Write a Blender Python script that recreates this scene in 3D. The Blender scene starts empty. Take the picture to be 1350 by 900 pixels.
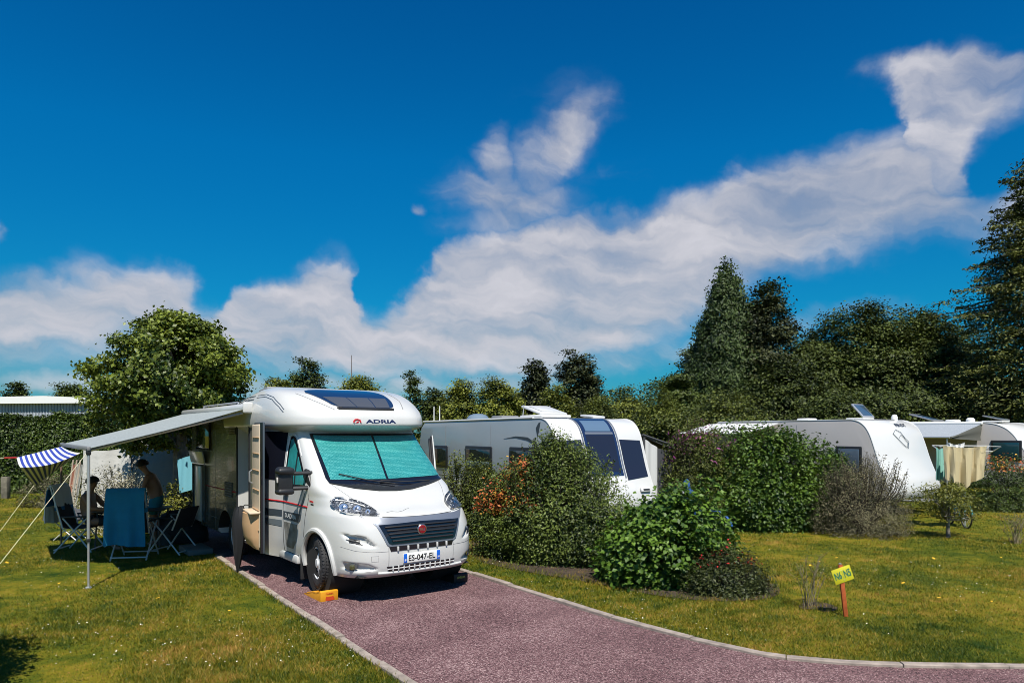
# A campsite pitch under a bright midday sun: a white motorhome with its awning out, caravans and shrubs behind.
SUN_E = 5.0; SKY_S = .057; EXPO = .42
SKY_HUE = .5; SKY_SAT = 1.2; SKY_VAL = 1.0
TINT = [(.18, .56, .78), (.045, .92, 1.16), (.014, 1.08, 1.46), (.012, .88, 1.34)]
CLOUD = (7.6, 7.6, 8.3)
GRASS = [(.022, .055, .005), (.100, .122, .008), (.235, .195, .014), (.40, .23, .06)]
N_GRASS = 560000
import bpy, bmesh, math, random
import numpy as np
from mathutils import Vector, Matrix
from mathutils.geometry import delaunay_2d_cdt
SC = bpy.context.scene
COL = SC.collection
R = math.radians
CAMH, FPX, HOR = 2.1, 900.0, 570.0
def at(px, py, z=0.0):
    D = (CAMH-z)*FPX/(py-HOR); return ((px-675)/FPX*D, D)
def at_d(px, D): return ((px-675)/FPX*D, D)
def z_at(py, D): return CAMH+(HOR-py)/FPX*D

# ---------------------------------------------------------------- materials
def mat(name, col, rough=.5, metal=0., spec=.5, coat=0., bump=None, var=None, trans=0., emit=None):
    """col rgb; var=(scale, amount) mottles the colour; bump=(scale, strength, distance)"""
    m = bpy.data.materials.new(name); m.use_nodes = True
    nt = m.node_tree; b = nt.nodes['Principled BSDF']
    b.inputs['Base Color'].default_value = (*col, 1); b.inputs['Roughness'].default_value = rough
    b.inputs['Metallic'].default_value = metal; b.inputs['Specular IOR Level'].default_value = spec
    b.inputs['Coat Weight'].default_value = coat; b.inputs['Coat Roughness'].default_value = .04
    if trans: b.inputs['Transmission Weight'].default_value = trans
    tc = None
    def tex(scale, detail=4):
        nonlocal tc
        if tc is None: tc = nt.nodes.new('ShaderNodeTexCoord')
        n = nt.nodes.new('ShaderNodeTexNoise'); n.inputs['Scale'].default_value = scale; n.inputs['Detail'].default_value = detail
        nt.links.new(tc.outputs['Object'], n.inputs['Vector']); return n
    if var:
        n = tex(var[0]); mr = nt.nodes.new('ShaderNodeMapRange'); mr.inputs[1].default_value = .3; mr.inputs[2].default_value = .7
        mr.inputs[3].default_value = 1-var[1]; mr.inputs[4].default_value = 1+var[1]*.6
        nt.links.new(n.outputs[0], mr.inputs[0])
        mx = nt.nodes.new('ShaderNodeVectorMath'); mx.operation = 'SCALE'; mx.inputs[0].default_value = col
        nt.links.new(mr.outputs[0], mx.inputs['Scale']); nt.links.new(mx.outputs[0], b.inputs['Base Color'])
    if bump:
        n = tex(bump[0]); bp = nt.nodes.new('ShaderNodeBump'); bp.inputs['Strength'].default_value = bump[1]
        bp.inputs['Distance'].default_value = bump[2]; nt.links.new(n.outputs[0], bp.inputs['Height']); nt.links.new(bp.outputs[0], b.inputs['Normal'])
    return m
def nodes(m): return m.node_tree.nodes, m.node_tree.links, m.node_tree.nodes['Principled BSDF']
def foliage(name, c1, c2, transl=.35, rough=.5, var_scale=.6, c3=None):
    """two greens mixed leaf by leaf, patch by patch; some light passes through the leaf"""
    c1, c2 = [tuple(k*v for v in c) for c, k in ((c1, .62), (c2, .92))]
    m = bpy.data.materials.new(name); m.use_nodes = True; nt = m.node_tree; N, Lk = nt.nodes, nt.links
    b = N['Principled BSDF']; out = N['Material Output']
    g = N.new('ShaderNodeNewGeometry'); ns = N.new('ShaderNodeTexNoise'); ns.inputs['Scale'].default_value = var_scale; ns.inputs['Detail'].default_value = 2
    Lk.new(g.outputs['Position'], ns.inputs['Vector'])
    ad = N.new('ShaderNodeMath'); ad.operation = 'MULTIPLY_ADD'; ad.inputs[1].default_value = .95
    sh = N.new('ShaderNodeMath'); sh.operation = 'MULTIPLY_ADD'; sh.inputs[1].default_value = 1.7; sh.inputs[2].default_value = -.82
    Lk.new(ns.outputs[0], sh.inputs[0]); Lk.new(g.outputs['Random Per Island'], ad.inputs[0]); Lk.new(sh.outputs[0], ad.inputs[2])
    rp = N.new('ShaderNodeValToRGB'); rp.color_ramp.elements[0].color = (*c1, 1); rp.color_ramp.elements[1].color = (*c2, 1)
    if c3:
        e = rp.color_ramp.elements.new(.93); e.color = (*c2, 1); rp.color_ramp.elements[2].color = (*c3, 1); rp.color_ramp.elements[2].position = 1.0
    Lk.new(ad.outputs[0], rp.inputs[0]); Lk.new(rp.outputs[0], b.inputs['Base Color'])
    b.inputs['Roughness'].default_value = rough; b.inputs['Specular IOR Level'].default_value = .35
    t = N.new('ShaderNodeBsdfTranslucent'); hs = N.new('ShaderNodeHueSaturation'); hs.inputs['Value'].default_value = 1.15; hs.inputs['Hue'].default_value = .485
    Lk.new(rp.outputs[0], hs.inputs['Color']); Lk.new(hs.outputs[0], t.inputs['Color'])
    mx = N.new('ShaderNodeMixShader'); mx.inputs[0].default_value = transl*.62
    Lk.new(b.outputs[0], mx.inputs[1]); Lk.new(t.outputs[0], mx.inputs[2]); Lk.new(mx.outputs[0], out.inputs['Surface'])
    return m

# ---------------------------------------------------------------- objects
def tag(o, label=None, cat=None, group=None, kind=None):
    if label: o['label'] = label
    if cat: o['category'] = cat
    if group: o['group'] = group
    if kind: o['kind'] = kind
    return o
def thing(name, label, cat, loc=(0, 0, 0), rz=0., group=None):
    o = bpy.data.objects.new(name, None); COL.objects.link(o); o.location = loc; o.rotation_euler = (0, 0, rz)
    o.empty_display_size = .1
    return tag(o, label, cat, group)
def link_mesh(name, me, mats, parent=None):
    o = bpy.data.objects.new(name, me); COL.objects.link(o)
    for m in (mats if isinstance(mats, (list, tuple)) else [mats]): me.materials.append(m)
    if parent: o.parent = parent
    return o
def copy_tree(o, parent=None):
    c = o.copy(); COL.objects.link(c)
    if parent: c.parent = parent
    for ch in o.children: copy_tree(ch, c)
    return c
def bake(o):
    """apply an object's modifiers"""
    dg = bpy.context.evaluated_depsgraph_get(); dg.update()
    me = bpy.data.meshes.new_from_object(o.evaluated_get(dg)); o.modifiers.clear(); o.data = me
    return o

class MB:
    def __init__(s): s.v = []; s.f = []; s.mi = []; s.m = 0
    def add(s, vs, fs):
        n = len(s.v); s.v += [tuple(map(float, v)) for v in vs]; s.f += [tuple(i+n for i in f) for f in fs]; s.mi += [s.m]*len(fs); return s
    def box(s, c, size, rot=None, taper=(1, 1)):
        x, y, z = [d/2 for d in size]; vs = []
        for sz in (-1, 1):
            tx, ty = taper if sz > 0 else (1, 1)
            for sx, sy in ((-1, -1), (1, -1), (1, 1), (-1, 1)): vs.append(Vector((sx*x*tx, sy*y*ty, sz*z)))
        if rot is not None: vs = [rot @ v for v in vs]
        vs = [v+Vector(c) for v in vs]
        return s.add(vs, [(3, 2, 1, 0), (4, 5, 6, 7), (0, 1, 5, 4), (1, 2, 6, 5), (2, 3, 7, 6), (3, 0, 4, 7)])
    def rbox(s, c, size, r=.01, seg=2, rot=None):
        bm = bmesh.new(); bmesh.ops.create_cube(bm, size=1)
        for v in bm.verts: v.co = Vector((v.co.x*size[0], v.co.y*size[1], v.co.z*size[2]))
        bmesh.ops.bevel(bm, geom=bm.edges[:], offset=min(r, min(size)*.49), segments=seg, profile=.5, affect='EDGES')
        bm.verts.index_update()
        vs = [v.co.copy() for v in bm.verts]
        if rot is not None: vs = [rot @ v for v in vs]
        s.add([v+Vector(c) for v in vs], [[v.index for v in f.verts] for f in bm.faces]); bm.free(); return s
    def tube(s, pts, r, n=8, closed=False, cap=True):
        pts = [Vector(p) for p in pts]; k = len(pts); rs = r if isinstance(r, (list, tuple)) else [r]*k
        vs = []; fs = []; up = None
        for i, p in enumerate(pts):
            t = (pts[(i+1) % k]-pts[i-1]) if closed else (pts[min(i+1, k-1)]-pts[max(i-1, 0)])
            if t.length < 1e-9: t = Vector((0, 0, 1))
            t.normalize()
            if up is None: up = Vector((0, 0, 1)) if abs(t.z) < .9 else Vector((1, 0, 0))
            a = t.cross(up)
            if a.length < 1e-5: a = t.cross(Vector((1, .3, .2)))
            a.normalize(); b = a.cross(t).normalized(); up = b
            for j in range(n):
                q = 2*math.pi*j/n; vs.append(p+(a*math.cos(q)+b*math.sin(q))*rs[i])
        for i in range(k if closed else k-1):
            i2 = (i+1) % k
            for j in range(n): j2 = (j+1) % n; fs.append((i*n+j, i*n+j2, i2*n+j2, i2*n+j))
        if cap and not closed: fs.append(tuple(reversed(range(n)))); fs.append(tuple((k-1)*n+j for j in range(n)))
        return s.add(vs, fs)
    def lathe(s, prof, n=24, M=None, close=False):
        """prof [(r, h)] about local z, M places it"""
        vs = []; fs = []; k = len(prof); M = M or Matrix()
        for r, h in prof:
            for j in range(n):
                q = 2*math.pi*j/n; vs.append(M @ Vector((r*math.cos(q), r*math.sin(q), h)))
        for i in range(k if close else k-1):
            i2 = (i+1) % k
            for j in range(n): j2 = (j+1) % n; fs.append((i*n+j, i*n+j2, i2*n+j2, i2*n+j))
        if not close:
            if prof[0][0] > 1e-4: fs.append(tuple(reversed(range(n))))
            if prof[-1][0] > 1e-4: fs.append(tuple((k-1)*n+j for j in range(n)))
        return s.add(vs, fs)
    def grid(s, P, closed_u=False):
        """P[i][j] points"""
        a, b = len(P), len(P[0]); vs = [p for row in P for p in row]; fs = []
        for i in range(a-1):
            for j in range(b if closed_u else b-1): j2 = (j+1) % b; fs.append((i*b+j, i*b+j2, (i+1)*b+j2, (i+1)*b+j))
        return s.add(vs, fs)
    def prism(s, poly, y0, y1, axis='y'):
        """extrude a polygon (a, b) along an axis"""
        n = len(poly); e = {'y': lambda a, b, t: (a, t, b), 'x': lambda a, b, t: (t, a, b), 'z': lambda a, b, t: (a, b, t)}[axis]
        vs = [e(a, b, y0) for a, b in poly]+[e(a, b, y1) for a, b in poly]
        fs = [(i, (i+1) % n, n+(i+1) % n, n+i) for i in range(n)]+[tuple(reversed(range(n))), tuple(range(n, 2*n))]
        return s.add(vs, fs)
    def build(s, name, mats, parent=None, smooth=35, bevel=0, solid=0, loc=None, rot=None, fixn=True):
        me = bpy.data.meshes.new(name); me.from_pydata(s.v, [], s.f); me.polygons.foreach_set('material_index', s.mi)
        if fixn:
            bm = bmesh.new(); bm.from_mesh(me); bmesh.ops.recalc_face_normals(bm, faces=bm.faces[:]); bm.to_mesh(me); bm.free()
        o = link_mesh(name, me, mats, parent)
        if bevel:
            b = o.modifiers.new('bevel', 'BEVEL'); b.width = bevel; b.segments = 2; b.limit_method = 'ANGLE'; b.angle_limit = R(40)
        if solid:
            b = o.modifiers.new('solid', 'SOLIDIFY'); b.thickness = solid; b.offset = 0
        if bevel or solid: bake(o)
        if smooth: smooth_mesh(o.data, smooth)
        if loc is not None: o.location = loc
        if rot is not None: o.rotation_euler = rot
        return o
def smooth_mesh(me, ang=35):
    me.polygons.foreach_set('use_smooth', [True]*len(me.polygons))
    try: me.set_sharp_from_angle(angle=R(ang))
    except Exception: pass
def fast_mesh(name, V, F, nper, mats, parent=None, mi=None):
    """V (n,3) numpy, F (m,nper) numpy"""
    me = bpy.data.meshes.new(name); m = len(F)
    me.vertices.add(len(V)); me.vertices.foreach_set('co', np.ascontiguousarray(V, np.float32).ravel())
    me.loops.add(m*nper); me.loops.foreach_set('vertex_index', np.ascontiguousarray(F, np.int32).ravel())
    me.polygons.add(m); me.polygons.foreach_set('loop_start', np.arange(m, dtype=np.int32)*nper)
    if mi is not None: me.polygons.foreach_set('material_index', np.ascontiguousarray(mi, np.int32))
    me.update(calc_edges=True); me.validate()
    return link_mesh(name, me, mats, parent)
def text_mesh(s, size=1., bold=.0):
    cu = bpy.data.curves.new('lettering', 'FONT'); cu.body = s; cu.size = size; cu.offset = bold; cu.align_x = 'CENTER'; cu.align_y = 'CENTER'
    cu.resolution_u = 3
    o = bpy.data.objects.new('lettering', cu); COL.objects.link(o)
    dg = bpy.context.evaluated_depsgraph_get(); dg.update()
    me = bpy.data.meshes.new_from_object(o.evaluated_get(dg)); bpy.data.objects.remove(o); bpy.data.curves.remove(cu)
    return me
def lettering(name, s, w, h, fun, mats, parent, bold=0.):
    """text scaled to w x h, every vertex carried onto a surface by fun(u, v)"""
    me = text_mesh(s, 1., bold); vs = np.array([v.co for v in me.vertices])
    lo, hi = vs.min(0), vs.max(0); c = (lo+hi)/2; d = hi-lo
    for v in me.vertices: v.co = fun((v.co.x-c[0])/d[0]*w, (v.co.y-c[1])/d[1]*h)
    return link_mesh(name, me, mats, parent)
def inside_poly(p, poly):
    x, y = p; c = False; n = len(poly)
    for i in range(n):
        x1, y1 = poly[i]; x2, y2 = poly[i-1]
        if (y1 > y) != (y2 > y) and x < (x2-x1)*(y-y1)/(y2-y1)+x1: c = not c
    return c
def smooth_poly(poly, it=2, keep=()):
    """Chaikin corner cutting"""
    for _ in range(it):
        q = []
        for i in range(len(poly)):
            a = poly[i]; b = poly[(i+1) % len(poly)]
            q += [(a[0]*.75+b[0]*.25, a[1]*.75+b[1]*.25), (a[0]*.25+b[0]*.75, a[1]*.25+b[1]*.75)]
        poly = q
    return poly
def patch(poly, fun, off=.004, res=.04, thick=.008):
    """a sheet over polygon (u, v), carried onto the surface fun(u, v), standing off by off, with a skirt of depth thick"""
    P = []
    for i in range(len(poly)):
        a, b = poly[i-1], poly[i]; n = max(1, int(math.hypot(b[0]-a[0], b[1]-a[1])/res))
        for k in range(n): P.append((a[0]+(b[0]-a[0])*k/n, a[1]+(b[1]-a[1])*k/n))
    nb = len(P); us = [p[0] for p in P]; vs = [p[1] for p in P]; inner = []
    u = min(us)+res*.5
    while u < max(us):
        v = min(vs)+res*.5
        while v < max(vs):
            if inside_poly((u, v), P) and min((u-p[0])**2+(v-p[1])**2 for p in P) > (res*.45)**2: inner.append((u, v))
            v += res
        u += res
    r = delaunay_2d_cdt([Vector(p) for p in P+inner], [(i, (i+1) % nb) for i in range(nb)], [], 1, 1e-6)
    def S(u, v, o):
        e = 2e-3; p = Vector(fun(u, v)); a = Vector(fun(u+e, v))-Vector(fun(u-e, v)); b = Vector(fun(u, v+e))-Vector(fun(u, v-e))
        n = a.cross(b); n = n.normalized() if n.length > 1e-12 else Vector((1, 0, 0)); return p+n*o
    mb = MB(); sgn = 1
    V2 = r[0]; top = [S(p.x, p.y, off) for p in V2]; mb.add(top, [tuple(f) for f in r[2]])
    if thick:
        cnt = {}
        for f in r[2]:
            for i in range(len(f)):
                e = (f[i], f[(i+1) % len(f)]); k = tuple(sorted(e)); cnt.setdefault(k, []).append(e)
        for k, es in cnt.items():
            if len(es) == 1:
                a, b = es[0]; A, B = V2[a], V2[b]
                mb.add([top[a], top[b], S(B.x, B.y, off-thick), S(A.x, A.y, off-thick)], [(3, 2, 1, 0)])
    return mb
def surf_tube(pts, fun, r=.004, off=.001, n=5, step=.03):
    """a thin bead along (u, v) points on a surface"""
    q = []
    for a, b in zip(pts[:-1], pts[1:]):
        m = max(1, int(math.hypot(b[0]-a[0], b[1]-a[1])/step))
        q += [(a[0]+(b[0]-a[0])*k/m, a[1]+(b[1]-a[1])*k/m) for k in range(m)]
    q.append(pts[-1])
    return MB().tube([Vector(fun(*p)) for p in q], r, n)
def skin_figure(name, joints, edges, mats, parent=None, sub=2, root=0):
    """joints [(x,y,z,r)]: one continuous skinned surface"""
    me = bpy.data.meshes.new(name); me.from_pydata([j[:3] for j in joints], edges, [])
    o = link_mesh(name, me, mats, parent); o.modifiers.new('skin', 'SKIN'); s = o.modifiers.new('sub', 'SUBSURF'); s.levels = sub; s.render_levels = sub
    for i, j in enumerate(joints):
        d = me.skin_vertices[0].data[i]; r = j[3]; d.radius = r if isinstance(r, tuple) else (r, r); d.use_root = (i == root)
    bake(o); smooth_mesh(o.data, 180); return o
# ---- motorhome surface functions (x forward, y left, z up) ----
def pchip(xs, ys):
    xs = np.array(xs, float); ys = np.array(ys, float); h = np.diff(xs); d = np.diff(ys)/h
    m = np.zeros_like(ys); m[0] = d[0]; m[-1] = d[-1]
    for i in range(1, len(xs)-1):
        if d[i-1]*d[i] > 0:
            w1 = 2*h[i]+h[i-1]; w2 = h[i]+2*h[i-1]; m[i] = (w1+w2)/(w1/d[i-1]+w2/d[i])
    def f(x):
        x = np.clip(x, xs[0], xs[-1]); i = np.clip(np.searchsorted(xs, x)-1, 0, len(xs)-2)
        t = (x-xs[i])/h[i]
        return ys[i]*(1+2*t)*(1-t)**2 + m[i]*h[i]*t*(1-t)**2 + ys[i+1]*t*t*(3-2*t) + m[i+1]*h[i]*t*t*(t-1)
    return f
ZP = [.32, .37, .46, .58, .72, .86, .98, 1.05, 1.09, 1.15, 1.24, 1.32, 1.38, 1.44, 1.6, 1.8, 2.0, 2.12, 2.2]
XF = pchip(ZP, [.86, .935, .965, .975, .97, .95, .915, .87, .79, .63, .44, .27, .13, .0, -.2, -.44, -.68, -.82, -.92])
WF = pchip([.32, .4, .6, .9, 1.1, 1.3, 1.45, 1.7, 2.0, 2.2], [.985, 1.0, 1.025, 1.03, 1.025, 1.015, 1.005, .975, .93, .90])
NF = pchip([.3, .8, 1.1, 1.25, 1.4, 2.2], [5.0, 4.6, 4.1, 5.0, 7.6, 7.0])
XB = -1.15
def cab_x(y, z):
    w, n = WF(z), NF(z)
    return XB + (XF(z)-XB)*np.maximum(1-np.abs(y/w)**n, 1e-6)**(1/n)
XE, YE = -1.8, 1.13
def cab_y(x, z):
    w, n = WF(z), NF(z)
    r = np.clip((x-XB)/(XF(z)-XB), 0, 1)
    yf = w*np.maximum(1-r**n, 0)**(1/n)
    s = np.clip((XB+.12-x)/(XB+.12-XE), 0, 1); s = s*s*(3-2*s)
    return yf + (YE-yf)*s
CZ = [2.07, 2.18, 2.19, 2.22, 2.30, 2.40, 2.50, 2.60, 2.69, 2.75, 2.785, 2.80]
CXF = pchip(CZ, [-.86, -.515, -.50, -.485, -.50, -.57, -.70, -.88, -1.12, -1.42, -1.75, -2.1])
CN = 4.4
CWF = pchip(CZ, [.93, 1.135, 1.145, 1.155, 1.16, 1.155, 1.135, 1.10, 1.05, .97, .88, .70])
CXB = -2.2
def cap_x(y, z):
    n = CN
    return CXB + (CXF(z)-CXB)*np.maximum(1-np.abs(y/CWF(z))**n, 1e-6)**(1/n)
def cap_y(x, z):
    n = CN
    r = np.clip((x-CXB)/(CXF(z)-CXB), 0, 1)
    return CWF(z)*np.maximum(1-r**n, 0)**(1/n)
# ================================================================= camera, sun, sky
cam = bpy.data.cameras.new('camera'); cam.lens = 24; cam.sensor_width = 36; cam.shift_y = (HOR-450)/1350; cam.clip_end = 4000; cam.clip_start = .05
co = bpy.data.objects.new('camera', cam); COL.objects.link(co); co.location = (0, 0, CAMH); co.rotation_euler = (R(90), 0, 0); SC.camera = co
SC.cycles.filter_width = .95
SC.view_settings.view_transform = 'Standard'; SC.view_settings.look = 'None'; SC.view_settings.gamma = 1; SC.view_settings.exposure = EXPO
SUN_EL = 58; SUN_V = Vector((.17, -.985, 0)).normalized()
sd = (SUN_V*math.cos(R(SUN_EL))+Vector((0, 0, math.sin(R(SUN_EL)))))
sl = bpy.data.lights.new('sun', 'SUN'); sl.energy = SUN_E; sl.angle = R(.5); sl.color = (1, .95, .86)
so = bpy.data.objects.new('sun', sl); COL.objects.link(so); so.rotation_euler = sd.to_track_quat('Z', 'Y').to_euler(); so.location = (0, -20, 40)
W = bpy.data.worlds.new('World'); SC.world = W; W.use_nodes = True
def build_sky():
    nt = W.node_tree; N, Lk = nt.nodes, nt.links; bg = N['Background']; bg.inputs['Strength'].default_value = SKY_S
    sky = N.new('ShaderNodeTexSky'); sky.sky_type = 'NISHITA'; sky.sun_disc = False; sky.sun_elevation = R(SUN_EL); sky.sun_rotation = math.atan2(SUN_V.x, SUN_V.y)
    sky.air_density = 1.0; sky.dust_density = .3; sky.ozone_density = 3.0; sky.altitude = 50
    def math_(op, a, b=None, c=None, clamp=False):
        n = N.new('ShaderNodeMath'); n.operation = op; n.use_clamp = clamp
        for i, v in enumerate((a, b, c)):
            if v is None: continue
            if isinstance(v, (int, float)): n.inputs[i].default_value = v
            else: Lk.new(v, n.inputs[i])
        return n.outputs[0]
    tc = N.new('ShaderNodeTexCoord'); sx = N.new('ShaderNodeSeparateXYZ'); Lk.new(tc.outputs['Generated'], sx.inputs[0])
    az = math_('ARCTAN2', sx.outputs[0], sx.outputs[1]); el = math_('ARCSINE', sx.outputs[2])
    def noise(vec, scale, detail, rough=.55, dist=0.):
        n = N.new('ShaderNodeTexNoise'); n.inputs['Scale'].default_value = scale; n.inputs['Detail'].default_value = detail
        n.inputs['Roughness'].default_value = rough; n.inputs['Distortion'].default_value = dist; Lk.new(vec, n.inputs['Vector']); return n
    def comb(a, b, c=0.):
        n = N.new('ShaderNodeCombineXYZ')
        for i, v in enumerate((a, b, c)):
            if isinstance(v, (int, float)): n.inputs[i].default_value = v
            else: Lk.new(v, n.inputs[i])
        return n.outputs[0]
    P = comb(az, el, 0.37)
    # wind-drawn warp
    w1 = noise(P, 5.5, 4); w2 = noise(comb(az, el, 7.1), 5.5, 4); w3 = noise(comb(az, el, 3.3), 12, 5, .55); w4 = noise(comb(az, el, 9.9), 12, 5, .55)
    def sub5(n, k): return math_('MULTIPLY', math_('SUBTRACT', n.outputs[0], .5), k)
    azw = math_('ADD', az, math_('ADD', sub5(w1, .10), sub5(w3, .085)))
    elw = math_('ADD', el, math_('ADD', sub5(w2, .085), sub5(w4, .065)))
    def curve(src, pts, lo, hi):
        fc = N.new('ShaderNodeFloatCurve'); c = fc.mapping.curves[0]
        a0, a1 = pts[0][0], pts[-1][0]
        P_ = [((a-a0)/(a1-a0), (v-lo)/(hi-lo)) for a, v in pts]
        c.points[0].location = P_[0]; c.points[1].location = P_[-1]
        for p in P_[1:-1]: c.points.new(*p)
        fc.mapping.update()
        mr = N.new('ShaderNodeMapRange'); mr.inputs[1].default_value = a0; mr.inputs[2].default_value = a1; Lk.new(src, mr.inputs[0]); Lk.new(mr.outputs[0], fc.inputs['Value'])
        return math_('MULTIPLY_ADD', fc.outputs[0], hi-lo, lo)
    def ae(px, py):
        a = math.atan((px-675)/FPX); return a, math.atan((HOR-py)/FPX*math.cos(a))
    def ss(x, a, b):
        mr = N.new('ShaderNodeMapRange'); mr.interpolation_type = 'SMOOTHSTEP'; mr.inputs[1].default_value = a; mr.inputs[2].default_value = b; Lk.new(x, mr.inputs[0]); return mr.outputs[0]
    def band(top, bot, s_top, s_bot, dens):
        t = curve(azw, [ae(*p) for p in top], -.1, .9); b = curve(azw, [ae(*p) for p in bot], -.1, .9)
        m = math_('MULTIPLY', ss(math_('SUBTRACT', t, elw), -.01, s_top), ss(math_('SUBTRACT', elw, b), -s_bot*.3, s_bot))
        return math_('MULTIPLY', m, dens)
    main = band([(-200, 322), (0, 334), (60, 342), (150, 334), (235, 350), (290, 400), (318, 352), (380, 338), (430, 326), (465, 340), (485, 392), (530, 378), (575, 330), (600, 292), (680, 272), (770, 250),
                 (880, 243), (925, 236), (960, 205), (1040, 178), (1150, 162), (1205, 165), (1250, 215), (1300, 240), (1360, 210), (1500, 170)],
                [(-200, 505), (0, 500), (240, 498), (330, 508), (520, 520), (700, 518), (820, 500), (900, 462), (1000, 405), (1080, 372), (1180, 355), (1290, 348), (1360, 342), (1500, 330)], .065, .10, 1.2)
    low = band([(-200, 470), (250, 468), (600, 478), (900, 440), (1010, 425), (1080, 385), (1180, 376), (1260, 398), (1400, 400), (1500, 400)],
               [(-200, 540), (400, 545), (700, 540), (900, 500), (1010, 480), (1100, 440), (1260, 440), (1400, 450), (1500, 450)], .04, .06, .72)
    arm = band([(-200, 690), (1040, 640), (1085, 70), (1130, 58), (1200, 58), (1290, 40), (1350, 48), (1500, 50)],
               [(-200, 700), (1040, 645), (1085, 92), (1130, 108), (1170, 170), (1200, 280), (1250, 310), (1290, 235), (1350, 168), (1500, 130)], .03, .06, .85)
    wisp = band([(-200, 690), (1130, 690), (1170, 55), (1260, 15), (1350, 5), (1500, -20)], [(-200, 700), (1130, 695), (1170, 70), (1260, 40), (1350, 55), (1500, 40)], .03, .05, .35)
    def blob(px, py, rx, ry, ang, dens):
        a, e = ae(px, py); c, s = math.cos(ang), math.sin(ang)
        da = math_('SUBTRACT', azw, a); de = math_('SUBTRACT', elw, e)
        u = math_('ADD', math_('MULTIPLY', da, c/rx), math_('MULTIPLY', de, s/rx)); v = math_('ADD', math_('MULTIPLY', da, -s/ry), math_('MULTIPLY', de, c/ry))
        return math_('MULTIPLY', math_('EXPONENT', math_('MULTIPLY', math_('ADD', math_('MULTIPLY', u, u), math_('MULTIPLY', v, v)), -1.)), dens)
    bl = [blob(752, 182, .075, .036, .75, .95), blob(705, 228, .10, .050, .95, .72), blob(655, 225, .060, .034, 1.2, .80), blob(640, 262, .075, .040, 0, .95), blob(680, 275, .11, .035, .2, .9), blob(548, 280, .018, .012, 0, .75), blob(-2, 300, .014, .014, 0, .8), blob(810, 222, .010, .02, 0, .2)]
    d = math_('MAXIMUM', math_('MAXIMUM', main, low), math_('MAXIMUM', arm, wisp))
    for b in bl: d = math_('MAXIMUM', d, b)
    # the sky behind the camera has loose cloud of its own
    fb = noise(comb(math_('MULTIPLY', azw, 1.), math_('MULTIPLY', elw, 2.0), 1.7), 6., 6, .52, .2)
    st = noise(comb(math_('MULTIPLY_ADD', elw, -1.8, math_('MULTIPLY', azw, 2.2)), math_('MULTIPLY_ADD', elw, 9., math_('MULTIPLY', azw, 2.)), 4.4), 2.6, 6, .52, .3)
    tex = math_('ADD', math_('MULTIPLY', fb.outputs[0], .5), math_('MULTIPLY', st.outputs[0], .5))
    de = ss(math_('ADD', d, math_('MULTIPLY', math_('SUBTRACT', tex, .5), 1.35)), .10, 1.08)
    dm = math_('MULTIPLY', math_('MULTIPLY', de, math_('MINIMUM', math_('MULTIPLY', d, 1.6), 1.)), math_('MULTIPLY_ADD', ss(tex, .30, .62), .45, .52), clamp=True)
    # clear sky: the physical sky, deepened as through a polariser
    hs = N.new('ShaderNodeHueSaturation'); hs.inputs['Hue'].default_value = SKY_HUE; hs.inputs['Saturation'].default_value = SKY_SAT; hs.inputs['Value'].default_value = SKY_VAL; Lk.new(sky.outputs[0], hs.inputs['Color'])
    mt = N.new('ShaderNodeMix'); mt.data_type = 'RGBA'; mt.blend_type = 'MULTIPLY'; mt.inputs[0].default_value = 1
    rp = N.new('ShaderNodeValToRGB'); e = rp.color_ramp.elements
    e[0].position = 0.0; e[0].color = (*TINT[0], 1); e[1].position = 1.0; e[1].color = (*TINT[3], 1)
    n_ = e.new(.25); n_.color = (*TINT[1], 1); n_ = e.new(.6); n_.color = (*TINT[2], 1)
    Lk.new(math_('MULTIPLY', el, 1.6), rp.inputs[0])
    Lk.new(hs.outputs[0], mt.inputs['A']); Lk.new(rp.outputs[0], mt.inputs['B'])
    cm = N.new('ShaderNodeMix'); cm.data_type = 'RGBA'; Lk.new(dm, cm.inputs[0]); Lk.new(mt.outputs['Result'], cm.inputs['A'])
    cv = N.new('ShaderNodeMapRange'); cv.inputs[1].default_value = .35; cv.inputs[2].default_value = .65; cv.inputs[3].default_value = .74; cv.inputs[4].default_value = 1.12; Lk.new(tex, cv.inputs[0])
    cc = N.new('ShaderNodeVectorMath'); cc.operation = 'SCALE'; cc.inputs[0].default_value = CLOUD; Lk.new(cv.outputs[0], cc.inputs['Scale']); Lk.new(cc.outputs[0], cm.inputs['B'])
    Lk.new(cm.outputs['Result'], bg.inputs['Color'])
build_sky()

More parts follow.
